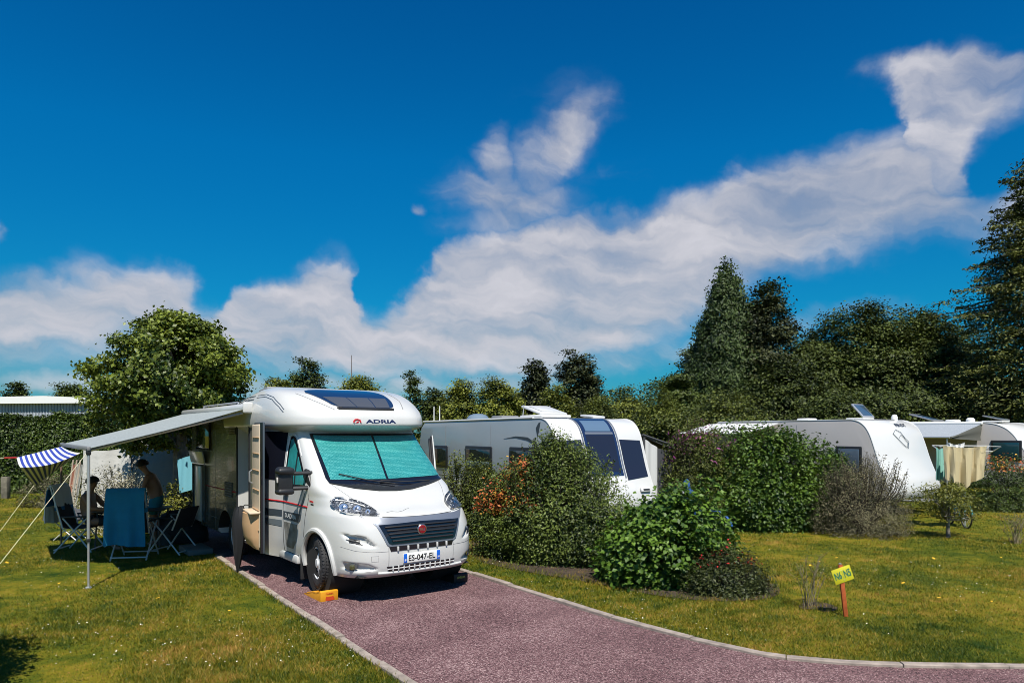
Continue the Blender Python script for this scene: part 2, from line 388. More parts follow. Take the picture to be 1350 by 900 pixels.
# ================================================================= ground
def grass_color(nt, random_out=None):
    N, Lk = nt.nodes, nt.links
    g = N.new('ShaderNodeNewGeometry')
    n1 = N.new('ShaderNodeTexNoise'); n1.inputs['Scale'].default_value = .55; n1.inputs['Detail'].default_value = 6; n1.inputs['Roughness'].default_value = .65
    n2 = N.new('ShaderNodeTexNoise'); n2.inputs['Scale'].default_value = 3.2; n2.inputs['Detail'].default_value = 5; n2.inputs['Roughness'].default_value = .7
    for n in (n1, n2): Lk.new(g.outputs['Position'], n.inputs['Vector'])
    a = N.new('ShaderNodeMath'); a.operation = 'MULTIPLY_ADD'; a.inputs[1].default_value = .45; Lk.new(n2.outputs[0], a.inputs[0])
    s = N.new('ShaderNodeMath'); s.operation = 'MULTIPLY'; s.inputs[1].default_value = .55; Lk.new(n1.outputs[0], s.inputs[0]); Lk.new(s.outputs[0], a.inputs[2])
    v = a.outputs[0]
    if random_out is not None:
        r = N.new('ShaderNodeMath'); r.operation = 'MULTIPLY_ADD'; r.inputs[1].default_value = .22; Lk.new(random_out, r.inputs[0])
        q = N.new('ShaderNodeMath'); q.operation = 'SUBTRACT'; q.inputs[1].default_value = .11; Lk.new(v, q.inputs[0]); Lk.new(q.outputs[0], r.inputs[2]); v = r.outputs[0]
    rp = N.new('ShaderNodeValToRGB'); e = rp.color_ramp.elements
    e[0].position = .36; e[0].color = (*GRASS[0], 1); e[1].position = .66; e[1].color = (*GRASS[3], 1)
    x = e.new(.46); x.color = (*GRASS[1], 1); x = e.new(.57); x.color = (*GRASS[2], 1)
    Lk.new(v, rp.inputs[0]); return rp.outputs[0]
def lawn_mat():
    m = mat('lawn_turf', (.08, .1, .02), .9, spec=.1); N, Lk, b = nodes(m)
    c = grass_color(m.node_tree); d = N.new('ShaderNodeVectorMath'); d.operation = 'SCALE'; d.inputs['Scale'].default_value = .8; Lk.new(c, d.inputs[0]); Lk.new(d.outputs[0], b.inputs['Base Color'])
    g = N.new('ShaderNodeNewGeometry'); n = N.new('ShaderNodeTexNoise'); n.inputs['Scale'].default_value = 45; n.inputs['Detail'].default_value = 4; Lk.new(g.outputs['Position'], n.inputs['Vector'])
    bp = N.new('ShaderNodeBump'); bp.inputs['Strength'].default_value = 1; bp.inputs['Distance'].default_value = .03; Lk.new(n.outputs[0], bp.inputs['Height']); Lk.new(bp.outputs[0], b.inputs['Normal']); return m
def blade_mat():
    m = mat('grass_blade', (.1, .12, .02), .55, spec=.3); nt = m.node_tree; N, Lk, b = nodes(m)
    g = N.new('ShaderNodeNewGeometry'); c = grass_color(nt, g.outputs['Random Per Island']); Lk.new(c, b.inputs['Base Color'])
    t = N.new('ShaderNodeBsdfTranslucent'); Lk.new(c, t.inputs['Color']); mx = N.new('ShaderNodeMixShader'); mx.inputs[0].default_value = .3
    Lk.new(b.outputs[0], mx.inputs[1]); Lk.new(t.outputs[0], mx.inputs[2]); Lk.new(mx.outputs[0], N['Material Output'].inputs['Surface']); return m
def gravel_mat():
    m = mat('pink_gravel', (.2, .12, .12), .85, spec=.25); nt = m.node_tree; N, Lk, b = nodes(m)
    g = N.new('ShaderNodeNewGeometry')
    v = N.new('ShaderNodeTexVoronoi'); v.inputs['Scale'].default_value = 95; Lk.new(g.outputs['Position'], v.inputs['Vector'])
    sp = N.new('ShaderNodeSeparateColor'); Lk.new(v.outputs['Color'], sp.inputs[0])
    n = N.new('ShaderNodeTexNoise'); n.inputs['Scale'].default_value = 1.1; n.inputs['Detail'].default_value = 5; Lk.new(g.outputs['Position'], n.inputs['Vector'])
    a = N.new('ShaderNodeMath'); a.operation = 'MULTIPLY_ADD'; a.inputs[1].default_value = .5; Lk.new(n.outputs[0], a.inputs[0])
    q = N.new('ShaderNodeMath'); q.operation = 'MULTIPLY_ADD'; q.inputs[1].default_value = .85; q.inputs[2].default_value = -.18; Lk.new(sp.outputs[0], q.inputs[0]); Lk.new(q.outputs[0], a.inputs[2])
    rp = N.new('ShaderNodeValToRGB'); e = rp.color_ramp.elements
    e[0].position = .05; e[0].color = (.035, .019, .021, 1); e[1].position = 1; e[1].color = (.44, .31, .30, 1)
    x = e.new(.4); x.color = (.128, .066, .070, 1); x = e.new(.75); x.color = (.225, .128, .130, 1)
    Lk.new(a.outputs[0], rp.inputs[0]); Lk.new(rp.outputs[0], b.inputs['Base Color'])
    bp = N.new('ShaderNodeBump'); bp.inputs['Strength'].default_value = 1; bp.inputs['Distance'].default_value = .008; bp.invert = True
    Lk.new(v.outputs['Distance'], bp.inputs['Height']); Lk.new(bp.outputs[0], b.inputs['Normal']); return m
# kerb lines traced on the ground
KL0 = Vector(at(300, 741)); KL1 = Vector(at(545, 901)); kd = (KL1-KL0).normalized()
KL = [KL0-kd*.6, KL0, KL1, KL1+kd*1.3, KL1+kd*2.2+Vector((-.35, -.25)), Vector((-.2, 2.6)), Vector((-1.6, 2.2)), Vector((-9, 2.0))]
KRp = [(612, 755), (700, 783), (800, 815), (900, 842), (960, 856), (1020, 868), (1100, 876), (1200, 880.5), (1340, 882)]
KR = [Vector(at(*p)) for p in KRp]; KR = [KR[0]-kd*6.6]+KR+[Vector((7., 5.98)), Vector((14, 5.9))]
def catmull(P, m=8):
    out = []
    for i in range(len(P)-1):
        p0, p1, p2, p3 = P[max(i-1, 0)], P[i], P[i+1], P[min(i+2, len(P)-1)]
        for k in range(m):
            t = k/m; out.append(.5*((2*p1)+(p2-p0)*t+(2*p0-5*p1+4*p2-p3)*t*t+(3*p1-p0-3*p2+p3)*t**3))
    out.append(P[-1]); return out
KLs, KRs = catmull(KL, 6), catmull(KR, 6)
drive_poly = [KL[0]-kd*6.0]+KLs+[Vector((-9, -4)), Vector((14, -4))]+list(reversed(KRs))
drive_t = [tuple(p) for p in drive_poly]
g = MB(); g.add([(-700, -300, 0), (700, -300, 0), (700, 1500, 0), (-700, 1500, 0)], [(0, 1, 2, 3)])
tag(g.build('lawn', lawn_mat(), smooth=0), kind='structure')
r_ = delaunay_2d_cdt([Vector(p) for p in drive_t], [(i, (i+1) % len(drive_t)) for i in range(len(drive_t))], [], 1, 1e-6)
g = MB(); g.add([(p.x, p.y, .006) for p in r_[0]], [tuple(f) for f in r_[2]])
tag(g.build('gravel_drive', gravel_mat(), smooth=0), kind='structure')
M_kerb = mat('kerb_concrete', (.30, .25, .21), .9, var=(9, .35), bump=(60, .5, .01))
def kerb(P, w, h, side):
    """a line of kerb stones about a metre long, butted with thin open joints, each settled a little differently"""
    rng = np.random.default_rng(int(side)+7); g = MB(); d = [0.]
    for a, b in zip(P[:-1], P[1:]): d.append(d[-1]+(b-a).length)
    px_, py_ = [p.x for p in P], [p.y for p in P]; q = 0.
    while q < d[-1]-.05:
        e = min(q+.92+.16*rng.random(), d[-1]); dz, dn = rng.normal(0, .004), rng.normal(0, .003); rows = []
        for t_ in np.linspace(q+.005, e-.005, 5):
            p = Vector((np.interp(t_, d, px_), np.interp(t_, d, py_))); p2 = Vector((np.interp(t_+.02, d, px_), np.interp(t_+.02, d, py_))); p1 = Vector((np.interp(t_-.02, d, px_), np.interp(t_-.02, d, py_)))
            t = (p2-p1).normalized(); n = Vector((-t.y, t.x))*side; a = p+n*dn; b = p+n*(w+dn); hh = h+dz+rng.normal(0, .0012)
            rows.append([(a.x, a.y, -.05), (a.x, a.y, hh-.008), (a.x+n.x*.008, a.y+n.y*.008, hh), (b.x-n.x*.008, b.y-n.y*.008, hh), (b.x, b.y, hh-.008), (b.x, b.y, -.05)])
        g.grid(rows); k = len(g.v); g.f += [tuple(range(k-30, k-24)), tuple(reversed(range(k-6, k)))]; g.mi += [0, 0]; q = e
    return g
for P, w, s in ((KLs, .085, -1), (KRs, .085, 1)):
    tag(kerb(P, w, .035, s).build('kerb', M_kerb, smooth=0), kind='structure')
M_soil = mat('bed_soil', (.055, .036, .024), .95, var=(6, .4), bump=(30, 1, .03))
def soil(name, pts):
    P = [Vector(p) for p in smooth_poly(pts, 2)]; r = delaunay_2d_cdt(P, [(i, (i+1) % len(P)) for i in range(len(P))], [], 1, 1e-6)
    g = MB(); g.add([(p.x, p.y, .012) for p in r[0]], [tuple(f) for f in r[2]]); return tag(g.build(name, M_soil, smooth=0), kind='structure')
soil_polys = [[at(615, 705), at(618, 738), at(680, 752), at(780, 768), at(900, 793), at(1025, 792), at(1030, 770), at(950, 750), at(850, 715)],
              [at(1052, 797), at(1056, 804), at(1075, 803), at(1090, 808), at(1108, 803), at(1096, 797), at(1075, 793)]]
for q in soil_polys: soil('planting_bed', q)

# grass blades, daisies, dandelions
def in_drive(x, y):
    """vectorised point in polygon"""
    c = np.zeros(len(x), bool); P = drive_t
    for i in range(len(P)):
        x1, y1 = P[i]; x2, y2 = P[i-1]
        if y1 == y2: continue
        k = ((y1 > y) != (y2 > y)) & (x < (x2-x1)*(y-y1)/(y2-y1)+x1); c ^= k
    return c
def near_kerb(x, y, lim):
    ok = np.ones(len(x), bool)
    for P, s in ((KLs, -1), (KRs, 1)):
        for a, b in zip(P[:-1], P[1:]):
            t = (b-a).normalized(); n = Vector((-t.y, t.x))*s; u = (x-a.x)*t.x+(y-a.y)*t.y; d = (x-a.x)*n.x+(y-a.y)*n.y
            ok &= ~((u > -.02) & (u < (b-a).length+.02) & (d > -.03) & (d < lim))
    return ok
def scatter_ground(n, rng, d0, d1):
    u = rng.random(n); D = 1/(1/d0+u*(1/d1-1/d0)); X = (rng.random(n)*1.62-.81)*D
    k = ~in_drive(X, D) & near_kerb(X, D, .075); return X[k], D[k]
def vnoise(x, y, s, seed):
    r = np.random.default_rng(seed); v = np.zeros(len(x))
    for _ in range(7): a = r.random()*6.28; f = s*(0.5+1.5*r.random()); v += np.sin(x*f*math.cos(a)+y*f*math.sin(a)+r.random()*6.28)
    return v/7
def build_grass(n):
    rng = np.random.default_rng(5); X, D = scatter_ground(n, rng, 4.9, 26); k = len(X)
    pn = vnoise(X, D, 2.2, 3); keep = rng.random(k) < np.clip(.75+pn*1.6, .25, 1); X, D, pn = X[keep], D[keep], pn[keep]; k = len(X)
    h = (.010+.017*rng.random(k))*(1+.8*pn)*(1+.03*D); w = .0036+.0008*D
    a = rng.random(k)*6.283; lean = .25+.9*rng.random(k); b = rng.random(k)*6.283
    V = np.zeros((k, 3, 3)); ca, sa = np.cos(a)*w/2, np.sin(a)*w/2
    V[:, 0] = np.stack([X-ca, D-sa, np.zeros(k)], 1); V[:, 1] = np.stack([X+ca, D+sa, np.zeros(k)], 1)
    V[:, 2] = np.stack([X+np.cos(b)*h*lean, D+np.sin(b)*h*lean, h], 1)
    tag(fast_mesh('grass', V.reshape(-1, 3), np.arange(3*k).reshape(k, 3), 3, blade_mat()), 'short dry mown grass of the lawns on both sides of the drive', 'grass', kind='stuff')
build_grass(N_GRASS)
def build_tufts():
    """ragged longer grass against the kerbs and bed edges"""
    rng = np.random.default_rng(8); xs, ys = [], []
    for P, s in ((KLs, -1), (KRs, 1)):
        for a, b in zip(P[:-1], P[1:]):
            L_ = (b-a).length
            if a.y < 4 and b.y < 4: continue
            n = int(L_*150); t = rng.random(n); d = .085+np.abs(rng.normal(0, .035, n)); tt = (b-a).normalized(); nn = Vector((-tt.y, tt.x))*s
            xs.append(a.x+(b.x-a.x)*t+nn.x*d); ys.append(a.y+(b.y-a.y)*t+nn.y*d)
    for q in soil_polys:
        q = smooth_poly(q, 1)
        for i in range(len(q)):
            a, b = q[i-1], q[i]; n = int(math.hypot(b[0]-a[0], b[1]-a[1])*260); t = rng.random(n)
            xs.append(a[0]+(b[0]-a[0])*t+rng.normal(0, .09, n)); ys.append(a[1]+(b[1]-a[1])*t+rng.normal(0, .09, n))
    X = np.concatenate(xs); D = np.concatenate(ys); ok = ~in_drive(X, D); X, D = X[ok], D[ok]; k = len(X)
    h = .03+.05*rng.random(k); w = .010; a = rng.random(k)*6.283; b = rng.random(k)*6.283; ln = .3+.6*rng.random(k)
    V = np.zeros((k, 3, 3)); ca, sa = np.cos(a)*w/2, np.sin(a)*w/2
    V[:, 0] = np.stack([X-ca, D-sa, np.zeros(k)], 1); V[:, 1] = np.stack([X+ca, D+sa, np.zeros(k)], 1); V[:, 2] = np.stack([X+np.cos(b)*h*ln, D+np.sin(b)*h*ln, h], 1)
    tag(fast_mesh('edge_grass', V.reshape(-1, 3), np.arange(3*k).reshape(k, 3), 3, bpy.data.materials['grass_blade']), 'ragged longer grass along the kerbs and planting beds', 'grass', kind='stuff')
build_tufts()
def build_flowers(name, n, d0, d1, size, m, label, seed):
    rng = np.random.default_rng(seed); X, D = scatter_ground(n, rng, d0, d1); pn = vnoise(X, D, 1.2, seed); k_ = rng.random(len(X)) < np.clip(.25+pn*2.2, .03, 1); X, D = X[k_], D[k_]; k = len(X)
    s = size*(.6+.8*rng.random(k))*(1+D*.05); z = .03+.025*rng.random(k); V = np.zeros((k, 6, 3)); tl = rng.normal(0, .25, (k, 2))
    for j in range(6):
        q = j/6*6.283; V[:, j] = np.stack([X+np.cos(q)*s, D+np.sin(q)*s, z+np.cos(q)*s*tl[:, 0]+np.sin(q)*s*tl[:, 1]], 1)
    tag(fast_mesh(name, V.reshape(-1, 3), np.arange(6*k).reshape(k, 6), 6, m), label, 'flowers', kind='stuff')
build_flowers('clover_flowers', 3600, 6.0, 26, .0045, mat('clover_white', (.7, .68, .6), .8), 'tiny white clover flowers scattered over the lawn', 11)
build_flowers('dandelions', 90, 5.2, 12, .013, mat('dandelion_yellow', (.75, .42, .02), .7), 'small yellow dandelions in the lawn', 12)
def build_stones():
    rng = np.random.default_rng(21); n = 22000; u = rng.random(n); D = 1/(1/4.8+u*(1/12.-1/4.8)); X = (rng.random(n)*1.62-.81)*D; k_ = in_drive(X, D); X, D = X[k_], D[k_]; k = len(X)
    s = .0028+.005*rng.random(k)**2; base = np.array([(1, 0, 0), (-.5, .87, 0), (-.5, -.87, 0), (0.1, 0.1, .9)]); V = np.zeros((k, 4, 3)); a = rng.random(k)*6.283
    for j in range(4):
        bx, by, bz = base[j]; jx = 1+rng.normal(0, .25, k)
        V[:, j] = np.stack([X+(bx*np.cos(a)-by*np.sin(a))*s*jx, D+(bx*np.sin(a)+by*np.cos(a))*s*jx, .006+bz*s*(.7+.6*rng.random(k))], 1)
    F = np.array([(0, 1, 3), (1, 2, 3), (2, 0, 3)]); F = (np.arange(k)[:, None, None]*4+F[None]).reshape(-1, 3)
    m = mat('gravel_stone', (.25, .14, .14), .8); N, Lk, b = nodes(m); gg = N.new('ShaderNodeNewGeometry'); rp = N.new('ShaderNodeValToRGB')
    rp.color_ramp.elements[0].color = (.10, .055, .058, 1); rp.color_ramp.elements[1].color = (.42, .31, .29, 1); Lk.new(gg.outputs['Random Per Island'], rp.inputs[0]); Lk.new(rp.outputs[0], b.inputs['Base Color'])
    tag(fast_mesh('gravel', V.reshape(-1, 3), F, 3, m), 'loose pink gravel chips lying on the drive', 'gravel', kind='stuff')
build_stones()
# ================================================================= trees and shrubs
def leaf_arrays(P, Nn, size, rng, aspect=.55, fold=.25, droop=.3):
    """a folded four-cornered leaf at every point; Nn = outward normals"""
    k = len(P); size = np.broadcast_to(size, (k,)) if np.ndim(size) else np.full(k, size)
    s = size*(.65+.7*rng.random(k))
    n = Nn+rng.normal(0, .55, (k, 3)); n /= np.linalg.norm(n, axis=1)[:, None]+1e-9
    t = rng.normal(0, 1, (k, 3)); t[:, 2] -= droop; t -= (t*n).sum(1)[:, None]*n; t /= np.linalg.norm(t, axis=1)[:, None]+1e-9
    b = np.cross(n, t); w = (s*aspect*.5)[:, None]
    V = np.empty((k, 4, 3)); V[:, 0] = P-t*(s*.5)[:, None]; V[:, 2] = P+t*(s*.5)[:, None]
    up = n*(s*fold*.5)[:, None]; V[:, 1] = P+b*w+up-t*(s*.08)[:, None]; V[:, 3] = P-b*w+up-t*(s*.08)[:, None]
    return V
QF = np.array([(0, 1, 2), (0, 2, 3)])
def leaf_object(name, V, m, parent, mi=None):
    k = len(V); F = (np.arange(k)[:, None, None]*4+QF[None]).reshape(-1, 3)
    return fast_mesh(name, V.reshape(-1, 3), F, 3, m, parent, None if mi is None else np.repeat(mi, 2))
def lump_fn(rng, k, amp):
    D = rng.normal(0, 1, (k, 3)); D /= np.linalg.norm(D, axis=1)[:, None]; A = amp*(.4+.6*rng.random(k)); S = 3+9*rng.random(k)
    def f(d): return 1+(A[None]*(np.exp(S[None]*(d@D.T-1)))).sum(1)
    return f
def crown_clumps(n, rad, rng, shape='round', amp=.35, shell=.5):
    """clump centres in a lumpy volume of half sizes rad, base at z=0"""
    d = rng.normal(0, 1, (n, 3)); d /= np.linalg.norm(d, axis=1)[:, None]; f = lump_fn(rng, 14, amp)
    r = (shell+(1-shell)*rng.random(n)**.7)
    inner = rng.random(n) < .22; r[inner] *= rng.random(inner.sum())
    p = d*(r*f(d)/(1+amp*.5))[:, None]
    if shape == 'round': p[:, 2] = np.where(p[:, 2] < 0, p[:, 2]*.8, p[:, 2])
    p /= np.percentile(np.abs(p), 99.3, axis=0)[None]*1.04
    if shape == 'dome': p[:, :2] *= (1-.42*np.clip(p[:, 2]*.5+.5, 0, 1)**1.5)[:, None]*1.12
    if shape == 'softdome': p[:, :2] *= (1-.30*np.clip(p[:, 2]*.5+.5, 0, 1)**2)[:, None]*1.06
    out = p*np.array(rad)+np.array([0, 0, rad[2]])
    return out, d
def cone_clumps(n, R0, H, rng, power=.8, lump=.25):
    u = 1-np.sqrt(rng.random(n)); z = u*H; a = rng.random(n)*6.283; rr = R0*(1-u)**power*(1+lump*np.sin(3*a+u*19)*np.sin(u*23+a))
    r = rr*np.sqrt(.35+.65*rng.random(n)); d = np.stack([np.cos(a), np.sin(a), np.full(n, .35)], 1); d /= np.linalg.norm(d, axis=1)[:, None]
    return np.stack([np.cos(a)*r, np.sin(a)*r, z], 1), d
M_bark = mat('bark', (.22, .19, .15), .9, var=(7, .45), bump=(28, 1, .02))
M_darkbark = mat('dark_bark', (.06, .045, .035), .9, var=(7, .45), bump=(28, 1, .02))
def limbs(h_trunk, r0, tips, rng, lean=(0, 0)):
    g = MB(); top = Vector((lean[0], lean[1], h_trunk))
    g.tube([(0, 0, -.1), (0, 0, .05), Vector((lean[0]*.3, lean[1]*.3, h_trunk*.4)), top], [r0*1.45, r0*1.15, r0, r0*.8], 10)
    for t in tips:
        t = Vector(t); st = top*(.75+.25*rng.random()); mid = st.lerp(t, .5)+Vector((rng.normal(0, .08), rng.normal(0, .08), rng.normal(0, .05)+.12*(t-st).length))
        g.tube([st, st.lerp(mid, .5), mid, t], [r0*.42, r0*.34, r0*.24, r0*.07], 6)
    return g
def make_tree(name, label, loc, trunk_h, r0, rad, nclump, lpc, lsize, m, seed, csize=.3, shape='round', amp=.35, aspect=.6, group=None, limb_n=10, cat='tree', spread=1., bark=None, up=.5, crown_z=None, fold=.25, zs=.75):
    rng = np.random.default_rng(seed); t = thing(name, label, cat, loc, 0, group)
    C, d = crown_clumps(nclump, rad, rng, shape, amp); C[:, 2] += trunk_h if crown_z is None else crown_z
    if limb_n: limbs(trunk_h*1.15, r0, [C[i] for i in range(min(limb_n, nclump))], rng).build('trunk', bark or M_bark, t)
    P = np.repeat(C, lpc, 0)+rng.normal(0, csize, (nclump*lpc, 3))*np.array([1, 1, zs])
    Nn = np.repeat(d, lpc, 0)*.6+np.array([0, 0, up])
    V = leaf_arrays(P, Nn, lsize, rng, aspect, fold); leaf_object('crown', V, m, t); return t
def make_shrub(name, label, loc, rad, n, lsize, m, seed, amp=.3, aspect=.55, nsh=14, shoot=.35, group=None, cat='shrub', mi_fn=None, stems=True, base=.85, csize=.06, lpc=14, up=.55, shell=.62, fl_size=1.35, dome=.0):
    """a shrub whose foliage reaches the ground: clumps in a dome, long shoots breaking out of the top"""
    rng = np.random.default_rng(seed); t = thing(name, label, cat, loc, 0, group); nc = n//lpc; rad = np.array(rad, float)
    d = rng.normal(0, 1, (nc, 3)); d[:, 2] = np.abs(d[:, 2])*1.05-.12*rng.random(nc); d /= np.linalg.norm(d, axis=1)[:, None]; f = lump_fn(rng, 18, amp)
    r = shell+(1-shell)*rng.random(nc)**.8; q = rng.random(nc) < .2; r[q] *= .4+.6*rng.random(q.sum())
    C = d*(r*f(d)/(1+amp*.45))[:, None]
    C /= np.percentile(np.abs(C), 98.5, axis=0)[None]
    C[:, :2] *= (1-dome*np.clip(C[:, 2], 0, 1)**1.6)[:, None]
    low = np.clip(1-C[:, 2]/.35, 0, 1); C[:, :2] *= (1-(1-base)*low)[:, None]
    C = C*rad; C[:, 2] = np.maximum(C[:, 2], .03+.08*rng.random(nc)*rad[2])
    P = np.repeat(C, lpc, 0)+rng.normal(0, csize, (nc*lpc, 3)); Nn = np.repeat(d, lpc, 0)*.8+np.array([0, 0, up])
    sg = MB()
    for i in range(nsh):
        a = rng.random()*6.283; rr = rng.random()**.6*.75; b = np.array([math.cos(a)*rr*rad[0], math.sin(a)*rr*rad[1], rad[2]*math.sqrt(max(0, 1-rr*rr))*.85])
        L_ = shoot*(.4+.8*rng.random()); tip = b+np.array([math.cos(a)*.25*L_+rng.normal(0, .08)*L_, math.sin(a)*.25*L_, L_]); m_ = int(10+L_*45)
        tt = rng.random(m_); P = np.concatenate([P, b+(tip-b)*tt[:, None]+rng.normal(0, .018, (m_, 3))]); Nn = np.concatenate([Nn, rng.normal(0, 1, (m_, 3))])
        sg.tube([(0, 0, 0), b*.6, b, tip], [.012, .009, .006, .002], 4)
    P[:, 2] = np.maximum(P[:, 2], .015)
    for i in range(10 if stems else 0):
        c = C[rng.integers(nc)]; sg.tube([(rng.normal(0, .05), rng.normal(0, .05), -.02), c*np.array([.4, .4, .6]), c], [.014, .011, .004], 5)
    if sg.v: sg.build('stems', M_darkbark, t)
    mi = mi_fn(P, rng) if mi_fn else None
    V = leaf_arrays(P, Nn, lsize if mi is None else np.where(mi > 0, lsize*fl_size, lsize), rng, aspect)
    leaf_object('foliage', V, m, t, mi); return t
# ---- leaf materials
F_maple = foliage('maple_leaf', (.035, .070, .008), (.22, .27, .036), .35, .45, .9)
F_hedge = foliage('hedge_leaf', (.014, .032, .006), (.09, .14, .018), .25, .45, 1.2)
F_shrub = foliage('shrub_leaf', (.016, .040, .006), (.155, .205, .035), .3, .5, 1.6)
F_mint = foliage('bright_leaf', (.028, .085, .008), (.13, .23, .022), .35, .5, 2.)
F_green = foliage('green_leaf', (.018, .058, .006), (.11, .19, .02), .35, .5, 1.6)
F_grey = foliage('grey_leaf', (.040, .042, .018), (.24, .215, .115), .25, .6, 2.)
F_olive = foliage('olive_leaf', (.026, .044, .008), (.16, .19, .03), .3, .5, 1.2)
F_yellow = foliage('yellow_green_leaf', (.06, .085, .012), (.22, .22, .03), .35, .5, 2.)
F_rose = foliage('rose_leaf', (.018, .034, .008), (.07, .085, .02), .25, .5, 2.5)
F_white = foliage('variegated_leaf', (.10, .11, .04), (.55, .52, .38), .25, .6, 3.)
F_far = foliage('far_leaf', (.020, .038, .007), (.11, .15, .024), .25, .6, .35)
F_farlight = foliage('far_light_leaf', (.035, .058, .008), (.26, .285, .036), .3, .6, .35)
F_pine = foliage('pine_needle', (.010, .022, .007), (.065, .075, .018), .15, .6, .4)
F_spire = foliage('spire_needle', (.013, .034, .008), (.070, .110, .022), .15, .6, .3)
F_wood = foliage('wood_leaf', (.014, .028, .006), (.100, .132, .020), .2, .6, .22)
F_fir = foliage('fir_needle', (.018, .032, .008), (.155, .17, .030), .15, .6, .5)
P_orange = foliage('orange_petal', (.62, .10, .035), (.52, .19, .04), .3, .6, 3.)
P_yellow = foliage('yellow_petal', (.7, .30, .03), (.75, .42, .05), .3, .6, 3.)
P_red = foliage('red_petal', (.55, .01, .02), (.75, .06, .05), .3, .6, 3.)
P_purple = foliage('purple_petal', (.16, .025, .14), (.36, .07, .26), .3, .6, 3.)
def where(px, py): x, y = at(px, py); return (x, y, 0)

# ---- left: the young maple by the awning
x, y = at_d(238, 15.4)
make_tree('maple_tree', 'young broad-leaved tree with a round crown standing behind the striped awning', (x, y, 0), 1.75, .17, (1.74, 1.7, 1.62), 340, 190, .080, F_maple, 8, .125, shape='dome', amp=.26, zs=.65, aspect=.85, limb_n=16, up=.45)
# ---- left: clipped hedge along the boundary
def hedge(name, label, a, b, h, th, n, lsize, m, seed, group=None, wob=.12):
    rng = np.random.default_rng(seed); a, b = Vector(a), Vector(b); L_ = (b-a).length; t = thing(name, label, 'hedge', ((a.x+b.x)/2, (a.y+b.y)/2, 0), math.atan2(b.y-a.y, b.x-a.x), group)
    u = (rng.random(n)-.5)*L_; face = rng.random(n); z = rng.random(n)*h; d = np.where(rng.random(n) < .82, -1, 1)*th/2*(1-.25*rng.random(n)); nx = np.zeros((n, 3))
    top = face < .3; hh = h*(1+wob*.4*(np.sin(u*1.7)+np.sin(u*4.1+1))/2+.03*np.sin(u*11)); z = np.where(top, hh+rng.normal(0, .05, n)+np.abs(rng.normal(0, .06, n)), z*hh/h); d = np.where(top, (rng.random(n)-.5)*th, d)
    bulge = .12*np.sin(u*2.3+z*2)+.08*np.sin(u*5.1-z*3.7); d = d*(1+bulge)+rng.normal(0, .05, n)
    nx[:, 1] = np.where(top, 0, np.sign(d)); nx[:, 2] = np.where(top, 1, .45)
    V = leaf_arrays(np.stack([u, d, np.maximum(z, .03)], 1), nx, lsize, rng, .6)
    leaf_object('foliage', V, m, t)
    g = MB(); g.box((0, 0, h*.465), (L_-.1, th*.62, h*.93)); g.build('branches', M_darkbark, t, smooth=0); return t
A = at(-200, 651); B = at(108, 655)
hedge('clipped_hedge', 'long tall clipped green hedge on the left lawn edge in front of the slatted building', (A[0], A[1], 0), (at_d(330, 25.)[0], 25., 0), 2.52, 1.0, 120000, .085, F_hedge, 4)
# low rough plants at the hedge foot
x, y = at(72, 668); make_shrub('pale_shrub', 'low pale grey-leaved shrub at the hedge foot behind the folding stool', (x, y, 0), (1.15, .5, .85), 4200, .05, F_grey, 15, nsh=12, shoot=.2)
x, y = at_d(163, 14.6); make_shrub('variegated_shrub', 'white-variegated shrub in front of the grey tent beside the tree trunk', (x, y, 0), (.95, .7, 1.28), 7500, .042, F_white, 16, nsh=26, shoot=.35)
x, y = at_d(236, 14.9); make_shrub('leafy_shrub', 'small yellow-green leafy shrub growing round the tree trunk', (x, y, 0), (.55, .45, .95), 2600, .06, F_yellow, 17, nsh=8, shoot=.2)

# ---- right of the motorhome: the planting bed
def flower_mi(frac, zmin, xr=None):
    def f(P, rng):
        s = rng.random(len(P)); k = vnoise(P[:, 0]+P[:, 1]*.7, P[:, 2]+P[:, 1]*.4, 7, 4)
        ok = (P[:, 2] > zmin) & (s < frac*(1+2.2*k)); 
        if xr: ok &= (P[:, 0] > xr[0]) & (P[:, 0] < xr[1])
        return np.where(ok, np.where(rng.random(len(P)) < .25, 2, 1), 0)
    return f
x, y = at(738, 742); make_shrub('large_shrub', 'largest rounded dark green shrub in the bed, in front of the white caravan', (x, y+.35, 0), (1.22, .98, 1.86), 70000, .046, F_shrub, 21, amp=.5, nsh=130, shoot=.42, up=.5, lpc=22, dome=.62, csize=.075)
x, y = at(676, 735); make_shrub('orange_flowered_shrub', 'shrub with orange and yellow flowers between the motorhome and the large dark shrub', (x, y+.25, 0), (.72, .7, 1.5), 26000, .042, [F_shrub, P_orange, P_yellow], 22, nsh=22, shoot=.25, mi_fn=flower_mi(.40, .75))
x, y = at(636, 712); make_shrub('olive_shrub', 'olive green shrub right beside the motorhome nose', (x+.05, y+.55, 0), (.55, .8, 1.4), 18000, .046, F_olive, 23, nsh=16, shoot=.3)
x, y = at_d(603, 14.0); make_shrub('twiggy_shrub', 'twiggy shrub showing behind the motorhome mirror and headlight', (x, y, 0), (.6, .6, 1.55), 7000, .045, F_olive, 24, nsh=22, shoot=.4)
x, y = at(876, 770); make_shrub('bright_green_shrub', 'bright green shrub with lobed leaves in front of the white caravan corner', (x, y+.3, 0), (1.0, .74, 1.22), 17000, .070, F_mint, 25, aspect=.8, nsh=26, shoot=.2, amp=.5, csize=.08, up=.7)
x, y = at(968, 787); make_shrub('rose_bush', 'low dark rose bush with red blooms at the end of the bed', (x, y+.25, 0), (.58, .42, .56), 10000, .034, [F_rose, P_red, P_red], 26, nsh=10, shoot=.12, mi_fn=flower_mi(.034, .36))
